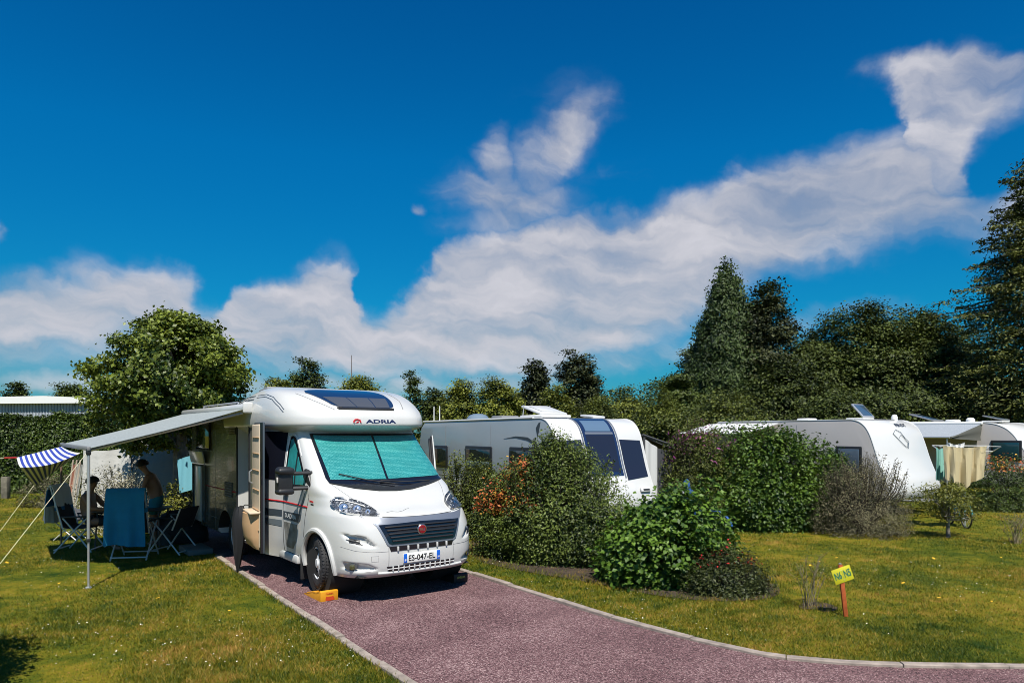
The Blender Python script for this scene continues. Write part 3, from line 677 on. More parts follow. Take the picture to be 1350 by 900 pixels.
x, y = at(795, 728); make_shrub('yellow_red_shrub', 'small yellow-leaved shrub with a few red leaves between two larger shrubs', (x, y-.35, 0), (.34, .28, .62), 1500, .045, [F_yellow, P_red, P_orange], 27, nsh=6, shoot=.1, mi_fn=flower_mi(.06, .2))
def twig_plant(name, label, loc, h, n, m, seed, nl=260, ls=.03, spread=.35):
    rng = np.random.default_rng(seed); t = thing(name, label, 'shrub', loc); g = MB(); P = []
    for i in range(n):
        a = rng.random()*6.283; s = spread*(.25+.75*rng.random()); hh = h*(.5+.5*rng.random()); p0 = Vector((rng.normal(0, .05), rng.normal(0, .05), -.02)); p2 = Vector((math.cos(a)*s, math.sin(a)*s, hh)); p1 = p0.lerp(p2, .5)+Vector((0, 0, hh*.12))
        g.tube([p0, p1, p2], [.005, .004, .0015], 5)
        for k in range(3): q = p1.lerp(p2, rng.random()); e = q+Vector((rng.normal(0, .1), rng.normal(0, .1), .08+.1*rng.random()))*h; g.tube([q, e], [.004, .0015], 4); P.append(e)
        P += [p1.lerp(p2, rng.random()) for _ in range(4)]
    g.build('stems', mat('pale_twig', (.20, .165, .10), .9, var=(20, .4)), t)
    P = np.array(P); P = P[rng.integers(0, len(P), nl)]+rng.normal(0, .035, (nl, 3)); P[:, 2] = np.maximum(P[:, 2], .02)
    leaf_object('foliage', leaf_arrays(P, np.tile([0, 0, 1.], (nl, 1)), ls, rng, .5), m, t); return t
x, y = at(1074, 803); twig_plant('sparse_plant', 'sparse twiggy pale plant beside the yellow number sign', (x, y+.1, 0), .62, 13, F_olive, 31, 420, .026, .24)
x, y = at(1338, 716); twig_plant('sparse_shrub', 'thin straggly shrub on the lawn at the right edge of the photo', (x, y, 0), .62, 26, F_olive, 32, 420, .035, .5)
# ---- the middle row behind the right lawn
x, y = at(1034, 702); make_shrub('rounded_green_shrub', 'big fresh green shrub with long shoots in the middle of the right lawn', (x, y+.85, 0), (1.68, 1.15, 2.05), 40000, .074, F_green, 41, amp=.42, aspect=.7, nsh=90, shoot=.45, csize=.09)
x, y = at(1158, 709); make_shrub('grey_shrub', 'dense grey-brown small-leaved shrub beside the big green one', (x, y+.6, 0), (1.05, .85, 1.36), 26000, .036, F_grey, 42, amp=.2, nsh=130, shoot=.5, aspect=.4)
x, y = at(1250, 708); t = make_tree('small_standard_tree', 'knee-high yellow-green bush on a short trunk with pink flowers, in front of the washing', (x, y, 0), .34, .035, (.66, .5, .40), 120, 40, .05, F_yellow, 43, .075, amp=.7, limb_n=14, aspect=.5, cat='shrub')
x, y = at(1345, 676); make_shrub('orange_hedge_shrub', 'dark shrub topped with orange flowers below the caravan window at the right edge', (x+.2, y+.7, 0), (1.35, .8, 1.36), 17000, .05, [F_hedge, P_orange, P_yellow], 44, amp=.12, nsh=20, shoot=.15, mi_fn=flower_mi(.24, 1.05))
x, y = at_d(917, 15.3); make_shrub('butterfly_bush', 'tall loose shrub with purple flower spikes behind the bright green shrub', (x, y, 0), (.88, .75, 2.15), 24000, .062, [F_olive, P_purple, P_purple], 45, amp=.3, nsh=46, shoot=.55, aspect=.35, mi_fn=flower_mi(.075, 1.45))
x, y = at_d(1088, 20.0); make_shrub('far_green_shrub', 'green shrub showing between the big green shrub and the middle caravan', (x-.4, y-2.2, 0), (1.2, .8, 1.7), 8000, .07, F_green, 46, nsh=10)

# ---- trees beyond the caravans
def bg_tree(px, top, wpx, D, m, seed, label, name='broadleaf_tree', trunk=None, lsize=.2, group='trees beyond the caravans', n=None, amp=.45, low=None, shape='dome'):
    z = z_at(top, D); w = wpx/FPX*D; x, y = at_d(px, D); base = low if low is not None else z*.22; hh = (z-base)/2
    nc = n or int(130+w*34)
    return make_tree(name, label, (x, y, 0), base, .05*z*.5, (w/2, w/2, hh), nc, 84, lsize*.72, m, seed, csize=w*.04+.13, amp=amp, shape=shape, group=group, limb_n=7, aspect=.65, up=.95, zs=.45)
bg_tree(25, 507, 34, 46, F_far, 51, 'tiny dark treetop just above the white roof at the left edge', lsize=.22)
bg_tree(96, 500, 74, 46, F_far, 52, 'low dark treetop above the right end of the white roof', lsize=.22)
bg_tree(368, 494, 52, 40, F_farlight, 53, 'lowest pale treetop touching the motorhome roof on the left', lsize=.2)
bg_tree(410, 475, 56, 42, F_far, 54, 'round dark treetop behind the left half of the motorhome roof', lsize=.2)
bg_tree(476, 489, 76, 42, F_farlight, 55, 'wide flat treetop behind the motorhome skylight, right of the mast', lsize=.2)
bg_tree(543, 490, 24, 40, F_far, 56, 'slim pointed treetop just right of the motorhome roof', lsize=.18, n=60, amp=.2)
bg_tree(575, 514, 46, 46, F_wood, 57, 'low dark tree between the slim tree and the twin pale trees', lsize=.22)
bg_tree(605, 503, 60, 38, F_farlight, 58, 'left one of the two pale pointed trees above the white caravan roof', lsize=.19, amp=.2, low=.8)
bg_tree(656, 499, 66, 37, F_farlight, 59, 'right one of the two pale pointed trees above the white caravan roof', lsize=.19, amp=.2, low=.8)
bg_tree(690, 518, 60, 48, F_wood, 60, 'dark tree filling the gap beside the pale pointed trees', lsize=.22)
bg_tree(709, 476, 44, 44, F_pine, 61, 'smaller dark pine over the open roof hatch', name='pine_tree', lsize=.24, amp=.6)
bg_tree(767, 467, 72, 45, F_pine, 62, 'larger dark pine over the blue caravan window', name='pine_tree', lsize=.24, amp=.6)
bg_tree(735, 504, 66, 34, F_farlight, 63, 'yellowish tree in front of the two dark pines', lsize=.17, low=.6)
bg_tree(822, 503, 94, 33, F_farlight, 64, 'broad yellowish tree behind the right end of the white caravan', lsize=.17, low=.6)
bg_tree(873, 512, 84, 24, F_olive, 65, 'leafy olive tree behind the awning tent of the white caravan', lsize=.12, low=.4)
bg_tree(790, 525, 80, 30, F_olive, 66, 'low olive bushy tree just above the caravan roof edge', lsize=.15, low=.3)
# the right hand wood
def spire(px, top, wpx, D, m, seed, label, name, group=None, power=.8, lump=.25, n=900, lpc=16, ls=.3, z0=0):
    rng = np.random.default_rng(seed); z = z_at(top, D); Rr = wpx/2/FPX*D; x, y = at_d(px, D); t = thing(name, label, 'tree', (x, y, 0), 0, group)
    C, d = cone_clumps(n, Rr, z-z0, rng, power, lump); C[:, 2] += z0
    P = np.repeat(C, lpc, 0)+rng.normal(0, .22, (n*lpc, 3)); leaf_object('crown', leaf_arrays(P, np.repeat(d, lpc, 0), ls, rng, .45), m, t)
    g = MB(); g.tube([(0, 0, -.1), (0, 0, z*.5), (0, 0, z*.97)], [.02*z, .013*z, .003*z], 8); g.build('trunk', M_darkbark, t); return t
G_w = 'trees of the wood on the right'
spire(958, 345, 190, 45, F_spire, 71, 'tall narrow dark green spire-shaped conifer, the left peak of the wood', 'spire_conifer', G_w, .85, .22, 3600, 26, .22)
def pine(px, top, wpx, D, m, seed, label, low, group=G_w, nb=11, ls=.26, name='pine_tree', droop=.1, lpb=300, gap=.62, fill=0):
    """whorled branches carrying flat sprays"""
    rng = np.random.default_rng(seed); z = z_at(top, D); Rr = wpx/2/FPX*D; x, y = at_d(px, D); t = thing(name, label, 'tree', (x, y, 0), 0, group)
    g = MB(); g.tube([(0, 0, -.1), (.1, 0, z*.5), (0, 0, z*.98)], [.018*z, .012*z, .003*z], 8); P, Nn = [], []
    lv = np.linspace(low, z*.985, int((z-low)/gap))
    for i, h in enumerate(lv):
        f = (h-low)/(z-low); L0 = Rr*(1-f)**.52*(1+.12*math.sin(i*2.4))+.12
        for k in range(nb if f < .9 else 6):
            a = 6.283*k/nb+i*1.3+rng.normal(0, .25); L_ = L0*(.5+.62*rng.random()); tip = np.array([math.cos(a)*L_, math.sin(a)*L_, h-L_*droop+rng.normal(0, .15)]); b = np.array([0, 0, h-.1])
            if k % 2 == 0: g.tube([b, (b+tip)/2+np.array([0, 0, .08*L_]), tip], [.05, .035, .01], 4)
            m_ = int(lpb*(.25+.75*L_/Rr)/nb*3); tt = .22+.78*rng.random(m_)**.7; c = b+(tip-b)*tt[:, None]; c[:, 2] += .25*L_*droop*np.sin(tt*3.14)
            s = (.10+.16*L_*(1-tt))[:, None]; c += rng.normal(0, 1, (m_, 3))*np.concatenate([s*1.2, s*1.2, s*.35], 1); P.append(c); Nn.append(np.tile([math.cos(a)*.3, math.sin(a)*.3, 1.], (m_, 1)))
    P = np.concatenate(P); Nn = np.concatenate(Nn)
    if fill:
        C, d = cone_clumps(fill, Rr*.80, z-low, rng, .55, .3); C[:, 2] += low; P = np.concatenate([P, np.repeat(C, 16, 0)+rng.normal(0, .22, (fill*16, 3))]); Nn = np.concatenate([Nn, np.repeat(d*.5+np.array([0, 0, .8]), 16, 0)])
    g.build('trunk', M_darkbark, t); leaf_object('crown', leaf_arrays(P, Nn, ls, rng, .4), m, t); return t
bg_tree(1004, 374, 108, 44, F_pine, 72, 'black-green pine with a knobbly top close beside the tall spire conifer', name='pine_tree', group=G_w, lsize=.26, amp=.6, low=1.2, n=520, shape='dome')
bg_tree(893, 482, 84, 40, F_far, 73, 'dark bushy tree at the left foot of the wood', group=G_w, lsize=.22, low=.5)
bg_tree(925, 450, 90, 46, F_wood, 74, 'dark tree stepping up to the left of the spire conifer', group=G_w, lsize=.25, low=.5)
bg_tree(1035, 470, 120, 40, F_wood, 75, 'low dark tree in front of the black-green pine', group=G_w, lsize=.22, low=.3)
bg_tree(1080, 418, 120, 43, F_wood, 76, 'dark feathery tree between the pine and the highest dome of the wood', name='feathery_tree', group=G_w, lsize=.24, amp=.6, low=.5, n=620)
bg_tree(1152, 395, 150, 42, F_wood, 77, 'highest dome-shaped feathery tree in the middle of the wood', name='feathery_tree', group=G_w, lsize=.24, amp=.6, low=.5, n=780)
bg_tree(1222, 417, 150, 41, F_wood, 78, 'olive feathery tree right of the highest dome', name='feathery_tree', group=G_w, lsize=.24, amp=.6, low=.5, n=720)
bg_tree(1120, 500, 150, 36, F_wood, 79, 'spreading dark tree behind the middle caravan roof', group=G_w, lsize=.2, low=.2)
bg_tree(1200, 500, 150, 36, F_wood, 80, 'spreading dark tree behind the right caravan roof', group=G_w, lsize=.2, low=.2)
bg_tree(1290, 480, 130, 36, F_wood, 81, 'dark tree at the foot of the great fir', group=G_w, lsize=.2, low=.2)
bg_tree(960, 512, 130, 30, F_olive, 82, 'low olive tree in front of the spire conifer foot', group=G_w, lsize=.15, low=.2)
pine(1392, 175, 335, 33, F_fir, 83, 'great fir with layered yellowish branches cut by the right edge of the photo', 1.0, nb=13, ls=.19, name='great_fir', droop=.05, lpb=1100, gap=.5, fill=2600)
bg_tree(1108, 432, 120, 44, F_wood, 84, 'dark round treetop filling the dip left of the highest dome', name='feathery_tree', group=G_w, lsize=.24, low=.5)
bg_tree(1192, 412, 120, 45, F_wood, 85, 'dark treetop just right behind the highest dome', name='feathery_tree', group=G_w, lsize=.24, low=.5)
bg_tree(1262, 432, 120, 43, F_wood, 86, 'dark treetop between the olive feathery tree and the great fir', name='feathery_tree', group=G_w, lsize=.24, low=.5)
# an off-frame shrub on the left whose shadow falls into the corner of the lawn
make_shrub('corner_shrub', 'shrub just outside the left edge whose shadow falls across the lawn corner', (-4.95, 5.1, 0), (.88, .9, 2.7), 14000, .06, F_shrub, 91, nsh=20)
# ================================================================= motorhome
MH_O = Vector((-1.72, 9.40, 0)); MH_A = math.atan2(-.79, .614)
cA, sA = math.cos(MH_A), math.sin(MH_A)
def mh(x, y, z=0.): return (MH_O.x+x*cA-y*sA, MH_O.y+x*sA+y*cA, z)
M_white = mat('white_gelcoat', (.57, .57, .55), .28, coat=.6, var=(1.6, .06))
M_whitepl = mat('white_bumper_plastic', (.53, .53, .515), .38, coat=.2)
M_black = mat('black_plastic', (.016, .017, .019), .45, bump=(150, .2, .002))
M_gloss = mat('gloss_black', (.008, .009, .013), .12, coat=.5)
M_rubber = mat('black_rubber', (.02, .02, .021), .8)
M_chrome = mat('chrome', (.75, .76, .78), .2, metal=1)
M_silver = mat('silver_trim', (.27, .29, .33), .36, metal=.6)
M_alloy = mat('alloy', (.70, .71, .72), .35, metal=.0, coat=.3)
M_dark = mat('dark_underbody', (.012, .012, .012), .9)
M_navy = mat('navy_lettering', (.012, .02, .075), .4)
M_red = mat('red_decal', (.50, .015, .02), .35)
M_slate = mat('slate_decal', (.055, .07, .085), .35)
M_slate2 = mat('mid_grey_decal', (.15, .18, .20), .35)
M_beige = mat('beige_trim', (.62, .50, .36), .5, var=(3, .08))
M_tan = mat('tan_bin', (.48, .30, .16), .5)
M_tinted = mat('tinted_roof_glass', (.012, .03, .08), .08, coat=1)
M_window = mat('dark_window_acrylic', (.012, .016, .018), .08, coat=.6)
M_grey = mat('grey_plastic', (.20, .205, .21), .5)
M_alu = mat('anodised_aluminium', (.55, .56, .57), .38, metal=.7)
M_steelw = mat('white_metal', (.72, .72, .70), .4)
def blind_mat():
    m = mat('silvered_thermal_blind', (.05, .42, .40), .32, metal=.25, coat=.8); N, Lk, b = nodes(m)
    tc = N.new('ShaderNodeTexCoord'); v = N.new('ShaderNodeTexVoronoi'); v.inputs['Scale'].default_value = 52; v.inputs['Randomness'].default_value = .25; Lk.new(tc.outputs['Object'], v.inputs['Vector'])
    rp = N.new('ShaderNodeValToRGB'); rp.color_ramp.elements[0].color = (.12, .50, .47, 1); rp.color_ramp.elements[1].color = (.024, .27, .265, 1); rp.color_ramp.elements[0].position = .18; rp.color_ramp.elements[1].position = .55
    Lk.new(v.outputs['Distance'], rp.inputs[0])
    n = N.new('ShaderNodeTexNoise'); n.inputs['Scale'].default_value = 3.5; Lk.new(tc.outputs['Object'], n.inputs['Vector']); mr = N.new('ShaderNodeMapRange'); mr.inputs[3].default_value = .75; mr.inputs[4].default_value = 1.15; Lk.new(n.outputs[0], mr.inputs[0])
    sc = N.new('ShaderNodeVectorMath'); sc.operation = 'SCALE'; Lk.new(rp.outputs[0], sc.inputs[0]); Lk.new(mr.outputs[0], sc.inputs['Scale']); Lk.new(sc.outputs[0], b.inputs['Base Color'])
    bp = N.new('ShaderNodeBump'); bp.inputs['Strength'].default_value = .5; bp.inputs['Distance'].default_value = .01; Lk.new(v.outputs['Distance'], bp.inputs['Height']); Lk.new(bp.outputs[0], b.inputs['Normal']); return m
M_blind = blind_mat()
M_teal = mat('teal_blind', (.03, .30, .30), .35, coat=.8, var=(8, .3))
def lens_mat():
    m = bpy.data.materials.new('clear_lens'); m.use_nodes = True; nt = m.node_tree; N, Lk = nt.nodes, nt.links; N.remove(N['Principled BSDF'])
    t = N.new('ShaderNodeBsdfTransparent'); g = N.new('ShaderNodeBsdfGlossy'); g.inputs['Roughness'].default_value = .04; f = N.new('ShaderNodeFresnel'); f.inputs['IOR'].default_value = 1.5
    mx = N.new('ShaderNodeMixShader'); Lk.new(f.outputs[0], mx.inputs[0]); Lk.new(t.outputs[0], mx.inputs[1]); Lk.new(g.outputs[0], mx.inputs[2]); Lk.new(mx.outputs[0], N['Material Output'].inputs['Surface']); return m
M_lens = lens_mat()
def tyre_mat():
    m = mat('tyre_rubber', (.028, .028, .030), .8); N, Lk, b = nodes(m); tc = N.new('ShaderNodeTexCoord'); v = N.new('ShaderNodeTexVoronoi'); v.inputs['Scale'].default_value = 30; Lk.new(tc.outputs['Object'], v.inputs['Vector'])
    bp = N.new('ShaderNodeBump'); bp.inputs['Strength'].default_value = .5; bp.inputs['Distance'].default_value = .012; Lk.new(v.outputs['Distance'], bp.inputs['Height']); Lk.new(bp.outputs[0], b.inputs['Normal']); return m
M_tyre = tyre_mat()
RV = thing('motorhome', 'white motorhome with teal windscreen blinds parked on the pink gravel drive', 'motorhome', MH_O, MH_A)
fr = lambda y, z: (float(cab_x(y, z)), y, z)
sr = lambda x, z: (x, -float(cab_y(x, z)), z)
slf = lambda x, z: (x, float(cab_y(x, z)), z)
cp = lambda y, z: (float(cap_x(y, z)), y, z)
cs = lambda x, z: (x, -float(cap_y(x, z)), z)
wr = lambda x, z: (x, -1.13, z)
def both(poly): return [poly, [(-y, z) for y, z in reversed(poly)]]
# --- cab shell
def cab_shell():
    zs = np.unique(np.concatenate([np.linspace(.32, 2.2, 120), [1.05, 1.09]])); rows = []
    for z in zs:
        w, n, xf = WF(z), NF(z), XF(z); th = np.linspace(0, math.pi/2, 500)
        x = XB+(xf-XB)*np.sin(th)**(2/n); y = w*np.cos(th)**(2/n); L_ = np.concatenate([[0], np.cumsum(np.hypot(np.diff(x), np.diff(y)))]); q = np.linspace(0, L_[-1], 90)
        xs = np.concatenate([np.linspace(XE, XB, 18)[:-1], np.interp(q, L_, x)]); ys = np.concatenate([[float(cab_y(a, z)) for a in np.linspace(XE, XB, 18)[:-1]], np.interp(q, L_, y)])
        s = np.clip((XB+.12-xs[17:])/(XB+.12-XE), 0, 1); s = s*s*(3-2*s); ys[17:] += (YE-ys[17:])*s
        rows.append([(a, -b, z) for a, b in zip(xs, ys)]+[(a, b, z) for a, b in zip(xs[-2::-1], ys[-2::-1])])
    dents = [([(-.935, .872), (-.74, .845), (-.60, .69), (-.76, .708), (-.89, .775)], .05), ([(-.925, .53), (-.72, .515), (-.575, .43), (-.80, .40), (-.925, .43)], .045)]
    def dent(p):
        if p[0] < .2: return p
        for poly, dep in dents:
            q = (-abs(p[1]), p[2])
            if inside_poly(q, poly):
                d = 9
                for i in range(len(poly)):
                    a, b = Vector(poly[i-1]), Vector(poly[i]); t = max(0, min(1, (Vector(q)-a).dot(b-a)/(b-a).length_squared)); d = min(d, (Vector(q)-a.lerp(b, t)).length)
                k = min(1, d/.035); k = k*k*(3-2*k); n = Vector((1, .55*np.sign(p[1]), 0)).normalized(); return tuple(Vector(p)-n*dep*k)
        return p
    rows = [[dent(p) for p in r] for r in rows]
    bm = bmesh.new(); G = [[bm.verts.new(p) for p in r] for r in rows]
    for i in range(len(G)-1):
        for j in range(len(G[0])-1): bm.faces.new((G[i][j], G[i][j+1], G[i+1][j+1], G[i+1][j]))
    bm.faces.new(G[-1])
    cx, cz, rr = .0, .42, .405
    kill = [f for f in bm.faces if abs(f.calc_center_median().y) > .8 and math.hypot(f.calc_center_median().x-cx, f.calc_center_median().z-cz) < rr]
    bmesh.ops.delete(bm, geom=kill, context='FACES')
    for v in bm.verts:
        if v.is_boundary and v.co.z > .34 and abs(v.co.y) > .8:
            d = math.hypot(v.co.x-cx, v.co.z-cz)
            if .3 < d < .52: v.co.x = cx+(v.co.x-cx)*rr/d; v.co.z = cz+(v.co.z-cz)*rr/d
    bmesh.ops.recalc_face_normals(bm, faces=bm.faces[:]); me = bpy.data.meshes.new('cab'); bm.to_mesh(me); bm.free()
    o = link_mesh('cab', me, M_white, RV); smooth_mesh(me, 50); return o
cab = cab_shell()
for s, f in ((-1, sr), (1, slf)):
    arc = [(.0+.425*math.cos(a), .42+.425*math.sin(a)) for a in np.linspace(-.2, math.pi+.2, 30)]
    surf_tube(arc, f, .035, n=8).build('wheel_arch', M_whitepl, cab)
    q = [(x, 1) for x in ()]
    g = MB(); M = Matrix.Translation((0, s*.52, .42)) @ Matrix.Rotation(R(-90)*s, 4, 'X'); g.lathe([(.43, .46), (.43, .0), (.1, .0)], 28, M); g.build('wheel_well', M_dark, cab)
# door seams
surf_tube([(-1.14, .42), (-1.15, 1.2), (-1.17, 1.6), (-1.16, 2.06)], sr, .005).build('door_seam', M_black, cab)
surf_tube([(-.42, .60), (-.34, 1.0), (-.26, 1.25), (-.34, 1.42)], sr, .004).build('door_seam', M_black, cab)
surf_tube([(-1.14, .43), (-.62, .43)], sr, .006).build('door_seam', M_black, cab)
# lower sill
g = MB(); g.rbox((-1.15, -.985, .37), (1.05, .10, .12), .03); g.build('sill', M_whitepl, cab)
g = MB(); g.rbox((-1.15, .985, .37), (1.05, .10, .12), .03); g.build('sill', M_whitepl, cab)
g = MB(); g.prism([(.82, .34), (.55, .45), (-5.9, .45), (-5.9, .36), (-2.5, .30), (-.6, .30), (.6, .30)], -.80, .80); g.build('underbody', M_dark, RV, smooth=0)
g = MB(); g.rbox((-.55, -.90, .33), (.03, .22, .42), .01); g.build('mud_flap', M_rubber, RV)
# windscreen and blinds
ws = [(-.79, 2.085), (-.835, 1.50), (-.82, 1.43), (-.58, 1.375), (-.25, 1.34), (0, 1.33), (.25, 1.34), (.58, 1.375), (.945, 1.43), (.95, 1.50), (.885, 2.085)]
W_ = patch(ws, fr, .006, .05).build('windscreen', M_gloss, RV, smooth=60)
patch([(-.755, 2.055), (-.785, 1.475), (.000, 1.455), (.115, 2.045)], fr, .011, .05, .003).build('blind', M_blind, W_, smooth=60)
patch([(.035, 1.455), (.90, 1.475), (.855, 2.055), (.150, 2.045)], fr, .011, .05, .003).build('blind', M_blind, W_, smooth=60)
for pts in ([(.05, 1.385), (-.30, 1.44), (-.66, 1.53)], [(.62, 1.405), (.25, 1.40), (-.12, 1.43)]):
    surf_tube(pts, lambda y, z: tuple(Vector(fr(y, z))+Vector((.022, 0, .022))), .009, n=6).build('wiper', M_rubber, W_)
patch([(-.82, 1.43), (-.55, 1.365), (-.25, 1.325), (0, 1.315), (.25, 1.325), (.55, 1.365), (.92, 1.43), (.55, 1.40), (.25, 1.365), (0, 1.355), (-.25, 1.365), (-.55, 1.40)], fr, .016, .05).build('scuttle', M_black, RV)
# bonnet seam
bon = [(-.80, 1.30), (-.60, 1.24)] 
surf_tube([(-.50, 1.056), (-.25, 1.044), (0, 1.04), (.25, 1.044), (.50, 1.056)], fr, .006).build('bonnet_seam', M_black, cab)
for y in (-1, 1): surf_tube([(y*.54, 1.06), (y*.63, 1.20), (y*.74, 1.33), (y*.80, 1.42)], fr, .0035).build('bonnet_seam', M_grey, cab)
# headlights
HL = [(-.875, 1.265), (-.80, 1.262), (-.70, 1.235), (-.62, 1.205), (-.55, 1.15), (-.52, 1.085), (-.53, 1.062), (-.64, 1.072), (-.76, 1.075), (-.865, 1.09), (-.905, 1.15), (-.905, 1.22)]
M_hl = mat('headlight_bezel', (.34, .36, .39), .28, metal=.85, var=(22, .9), bump=(26, .9, .02))
for poly in both(HL):
    sg = 1 if poly[0][0] < 0 else -1; poly = smooth_poly(poly, 1)
    H_ = patch(poly, fr, .004, .04).build('headlight', M_hl, RV, smooth=60)
    for (y, z, r) in ((-.82, 1.16, .062), (-.70, 1.145, .056), (-.61, 1.115, .036)):
        p = Vector(fr(sg*y, z)); nx = Vector((1, sg*-.75, .55)).normalized(); Mx = Matrix.Translation(p+nx*.006) @ nx.to_track_quat('Z', 'Y').to_matrix().to_4x4()
        g = MB(); g.lathe([(r, .012), (r*.96, .018), (r*.8, .010), (r*.45, .004), (r*.4, .014), (.0, .022)], 18, Mx); g.build('reflector', M_chrome, H_)
    surf_tube([(sg*-.87, 1.235), (sg*-.78, 1.23), (sg*-.68, 1.20), (sg*-.60, 1.165)], lambda y, z: tuple(Vector(fr(y, z))+Vector((.012, 0, .008))), .008, n=6).build('light_strip', M_steelw, H_)
    patch(poly, fr, .034, .06, .03).build('lens', M_lens, H_, smooth=60)
# silver band, grille, emblem
band = [(-.74, 1.068), (-.53, 1.045), (0, 1.035), (.53, 1.045), (.74, 1.068), (.66, 1.02), (.60, .955), (.50, .73), (.46, .705), (-.46, .705), (-.50, .73), (-.60, .955), (-.66, 1.02)]
patch(band, fr, .010, .05, .02).build('grille_surround', M_silver, RV, smooth=60)
gr = [(-.575, .965), (0, .978), (.575, .965), (.475, .745), (.44, .728), (-.44, .728), (-.475, .745)]
G_ = patch(gr, fr, .016, .05, .01).build('grille', M_gloss, RV)
for k in range(5):
    z = .772+k*.042; hw = .45+(z-.74)*.45-.03
    surf_tube([(-hw, z), (0, z+.004), (hw, z)], lambda y, z: tuple(Vector(fr(y, z))+Vector((.024, 0, 0))), .0125, n=6, step=.08).build('slat', M_black, G_)
def disc(c, r, mb=None, n=28, h=.012, ax=(1, 0, 0)):
    g = mb or MB(); Mx = Matrix.Translation(c) @ Vector(ax).to_track_quat('Z', 'Y').to_matrix().to_4x4(); g.lathe([(r, -.01), (r, h*.6), (r*.93, h), (0.0, h*1.15)], n, Mx); return g
ec = Vector(fr(-.02, .885))+Vector((.03, 0, 0))
E_ = disc(ec, .066).build('emblem', M_chrome, RV)
disc(ec+Vector((.010, 0, 0)), .052).build('emblem_face', mat('emblem_red', (.22, .008, .014), .3, coat=.3), E_)
lettering('emblem_letters', 'FIAT', .072, .034, lambda u, v: Vector((ec.x+.0245, ec.y+u, ec.z+v)), M_chrome, E_, .02)
# bumper openings
S1 = patch([(-.47, .700), (.45, .700), (.43, .645), (-.45, .645)], fr, .006, .06).build('upper_intake', M_gloss, RV)
for y in np.linspace(-.36, .34, 6): g = MB(); g.rbox(Vector(fr(y, .672))+Vector((.008, 0, 0)), (.03, .022, .056), .004); g.build('divider', M_whitepl, S1)
S2 = patch([(-.50, .462), (.48, .462), (.43, .400), (-.46, .400)], fr, .006, .06).build('lower_intake', M_gloss, RV)
for y in np.linspace(-.42, .40, 12): g = MB(); g.rbox(Vector(fr(y, .431))+Vector((.006, 0, 0)), (.026, .013, .062), .003); g.build('divider', M_whitepl, S2)
surf_tube([(-.49, .43), (0, .43), (.47, .43)], lambda y, z: tuple(Vector(fr(y, z))+Vector((.010, 0, 0))), .007).build('bar', M_whitepl, S2)
surf_tube([(-.60, .385), (-.3, .378), (0, .376), (.3, .378), (.60, .385)], lambda y, z: tuple(Vector(fr(y, z))+Vector((.012, 0, 0))), .016, n=8).build('bumper_lip', M_whitepl, RV)
for y in (-.475, .455): surf_tube([(y, .70), (y, .40)], fr, .0035).build('bumper_seam', M_grey, cab)
surf_tube([(-.93, .70), (-.83, .665), (-.66, .65), (-.475, .648)], fr, .003).build('bumper_seam', M_grey, cab)
surf_tube([(.93, .70), (.83, .665), (.66, .65), (.455, .648)], fr, .003).build('bumper_seam', M_grey, cab)
for sgn in (-1, 1):
    poly = [(sgn*y, z) for y, z in [(-.875, .80), (-.80, .79), (-.735, .735), (-.80, .735)]]
    V_ = patch(poly, lambda y, z: tuple(Vector(fr(y, z))+Vector((-.040, -sgn*.022, 0))), .003, .05).build('side_vent', mat('vent_recess', (.10, .10, .10), .5), RV)
    for k in range(3): 
        z = .745+k*.022; surf_tube([(sgn*-.855, z+.02), (sgn*-.765, z)], lambda y, z: tuple(Vector(fr(y, z))+Vector((-.032, -sgn*.018, 0))), .0075).build('slat', M_black, V_)
    poly = [(sgn*(-.835+.048*math.cos(a)), .465+.045*math.sin(a)) for a in np.linspace(0, 6.283, 17)[:-1]]
    F_ = patch(poly, lambda y, z: tuple(Vector(fr(y, z))+Vector((-.036, -sgn*.02, 0))), .004, .03).build('fog_light', bpy.data.materials['vent_recess'], RV)
    p = Vector(fr(sgn*-.835, .468)); disc(p+Vector((-.026, -sgn*.014, 0)), .036, ax=(1, sgn*-.8, 0)).build('lens', M_chrome, F_)
surf_tube([(-.68, .60), (-.60, .60), (-.60, .535), (-.68, .535), (-.68, .60)], fr, .0025).build('tow_cover_seam', M_grey, cab)
# number plate
M_plate = mat('plate_white', (.78, .78, .74), .35); M_blue = mat('plate_blue', (.01, .11, .55), .35)
px_ = 1.0-.012
g = MB(); g.rbox((px_, -.025, .545), (.012, .53, .118), .004); PL = g.build('number_plate', M_plate, RV)
for y in (-.265, .212): g = MB(); g.rbox((px_+.007, y, .545), (.003, .048, .112), .001); g.build('blue_band', M_blue, PL)
lettering('plate_letters', 'ES-047-EL', .385, .074, lambda u, v: Vector((px_+.0085, -.028+u, .543+v)), M_gloss, PL, .018)
lettering('plate_letters', 'F', .022, .03, lambda u, v: Vector((px_+.0105, -.265+u, .52+v)), M_plate, PL, .02)
lettering('plate_letters', '50', .03, .024, lambda u, v: Vector((px_+.0105, .212+u, .52+v)), M_plate, PL, .02)
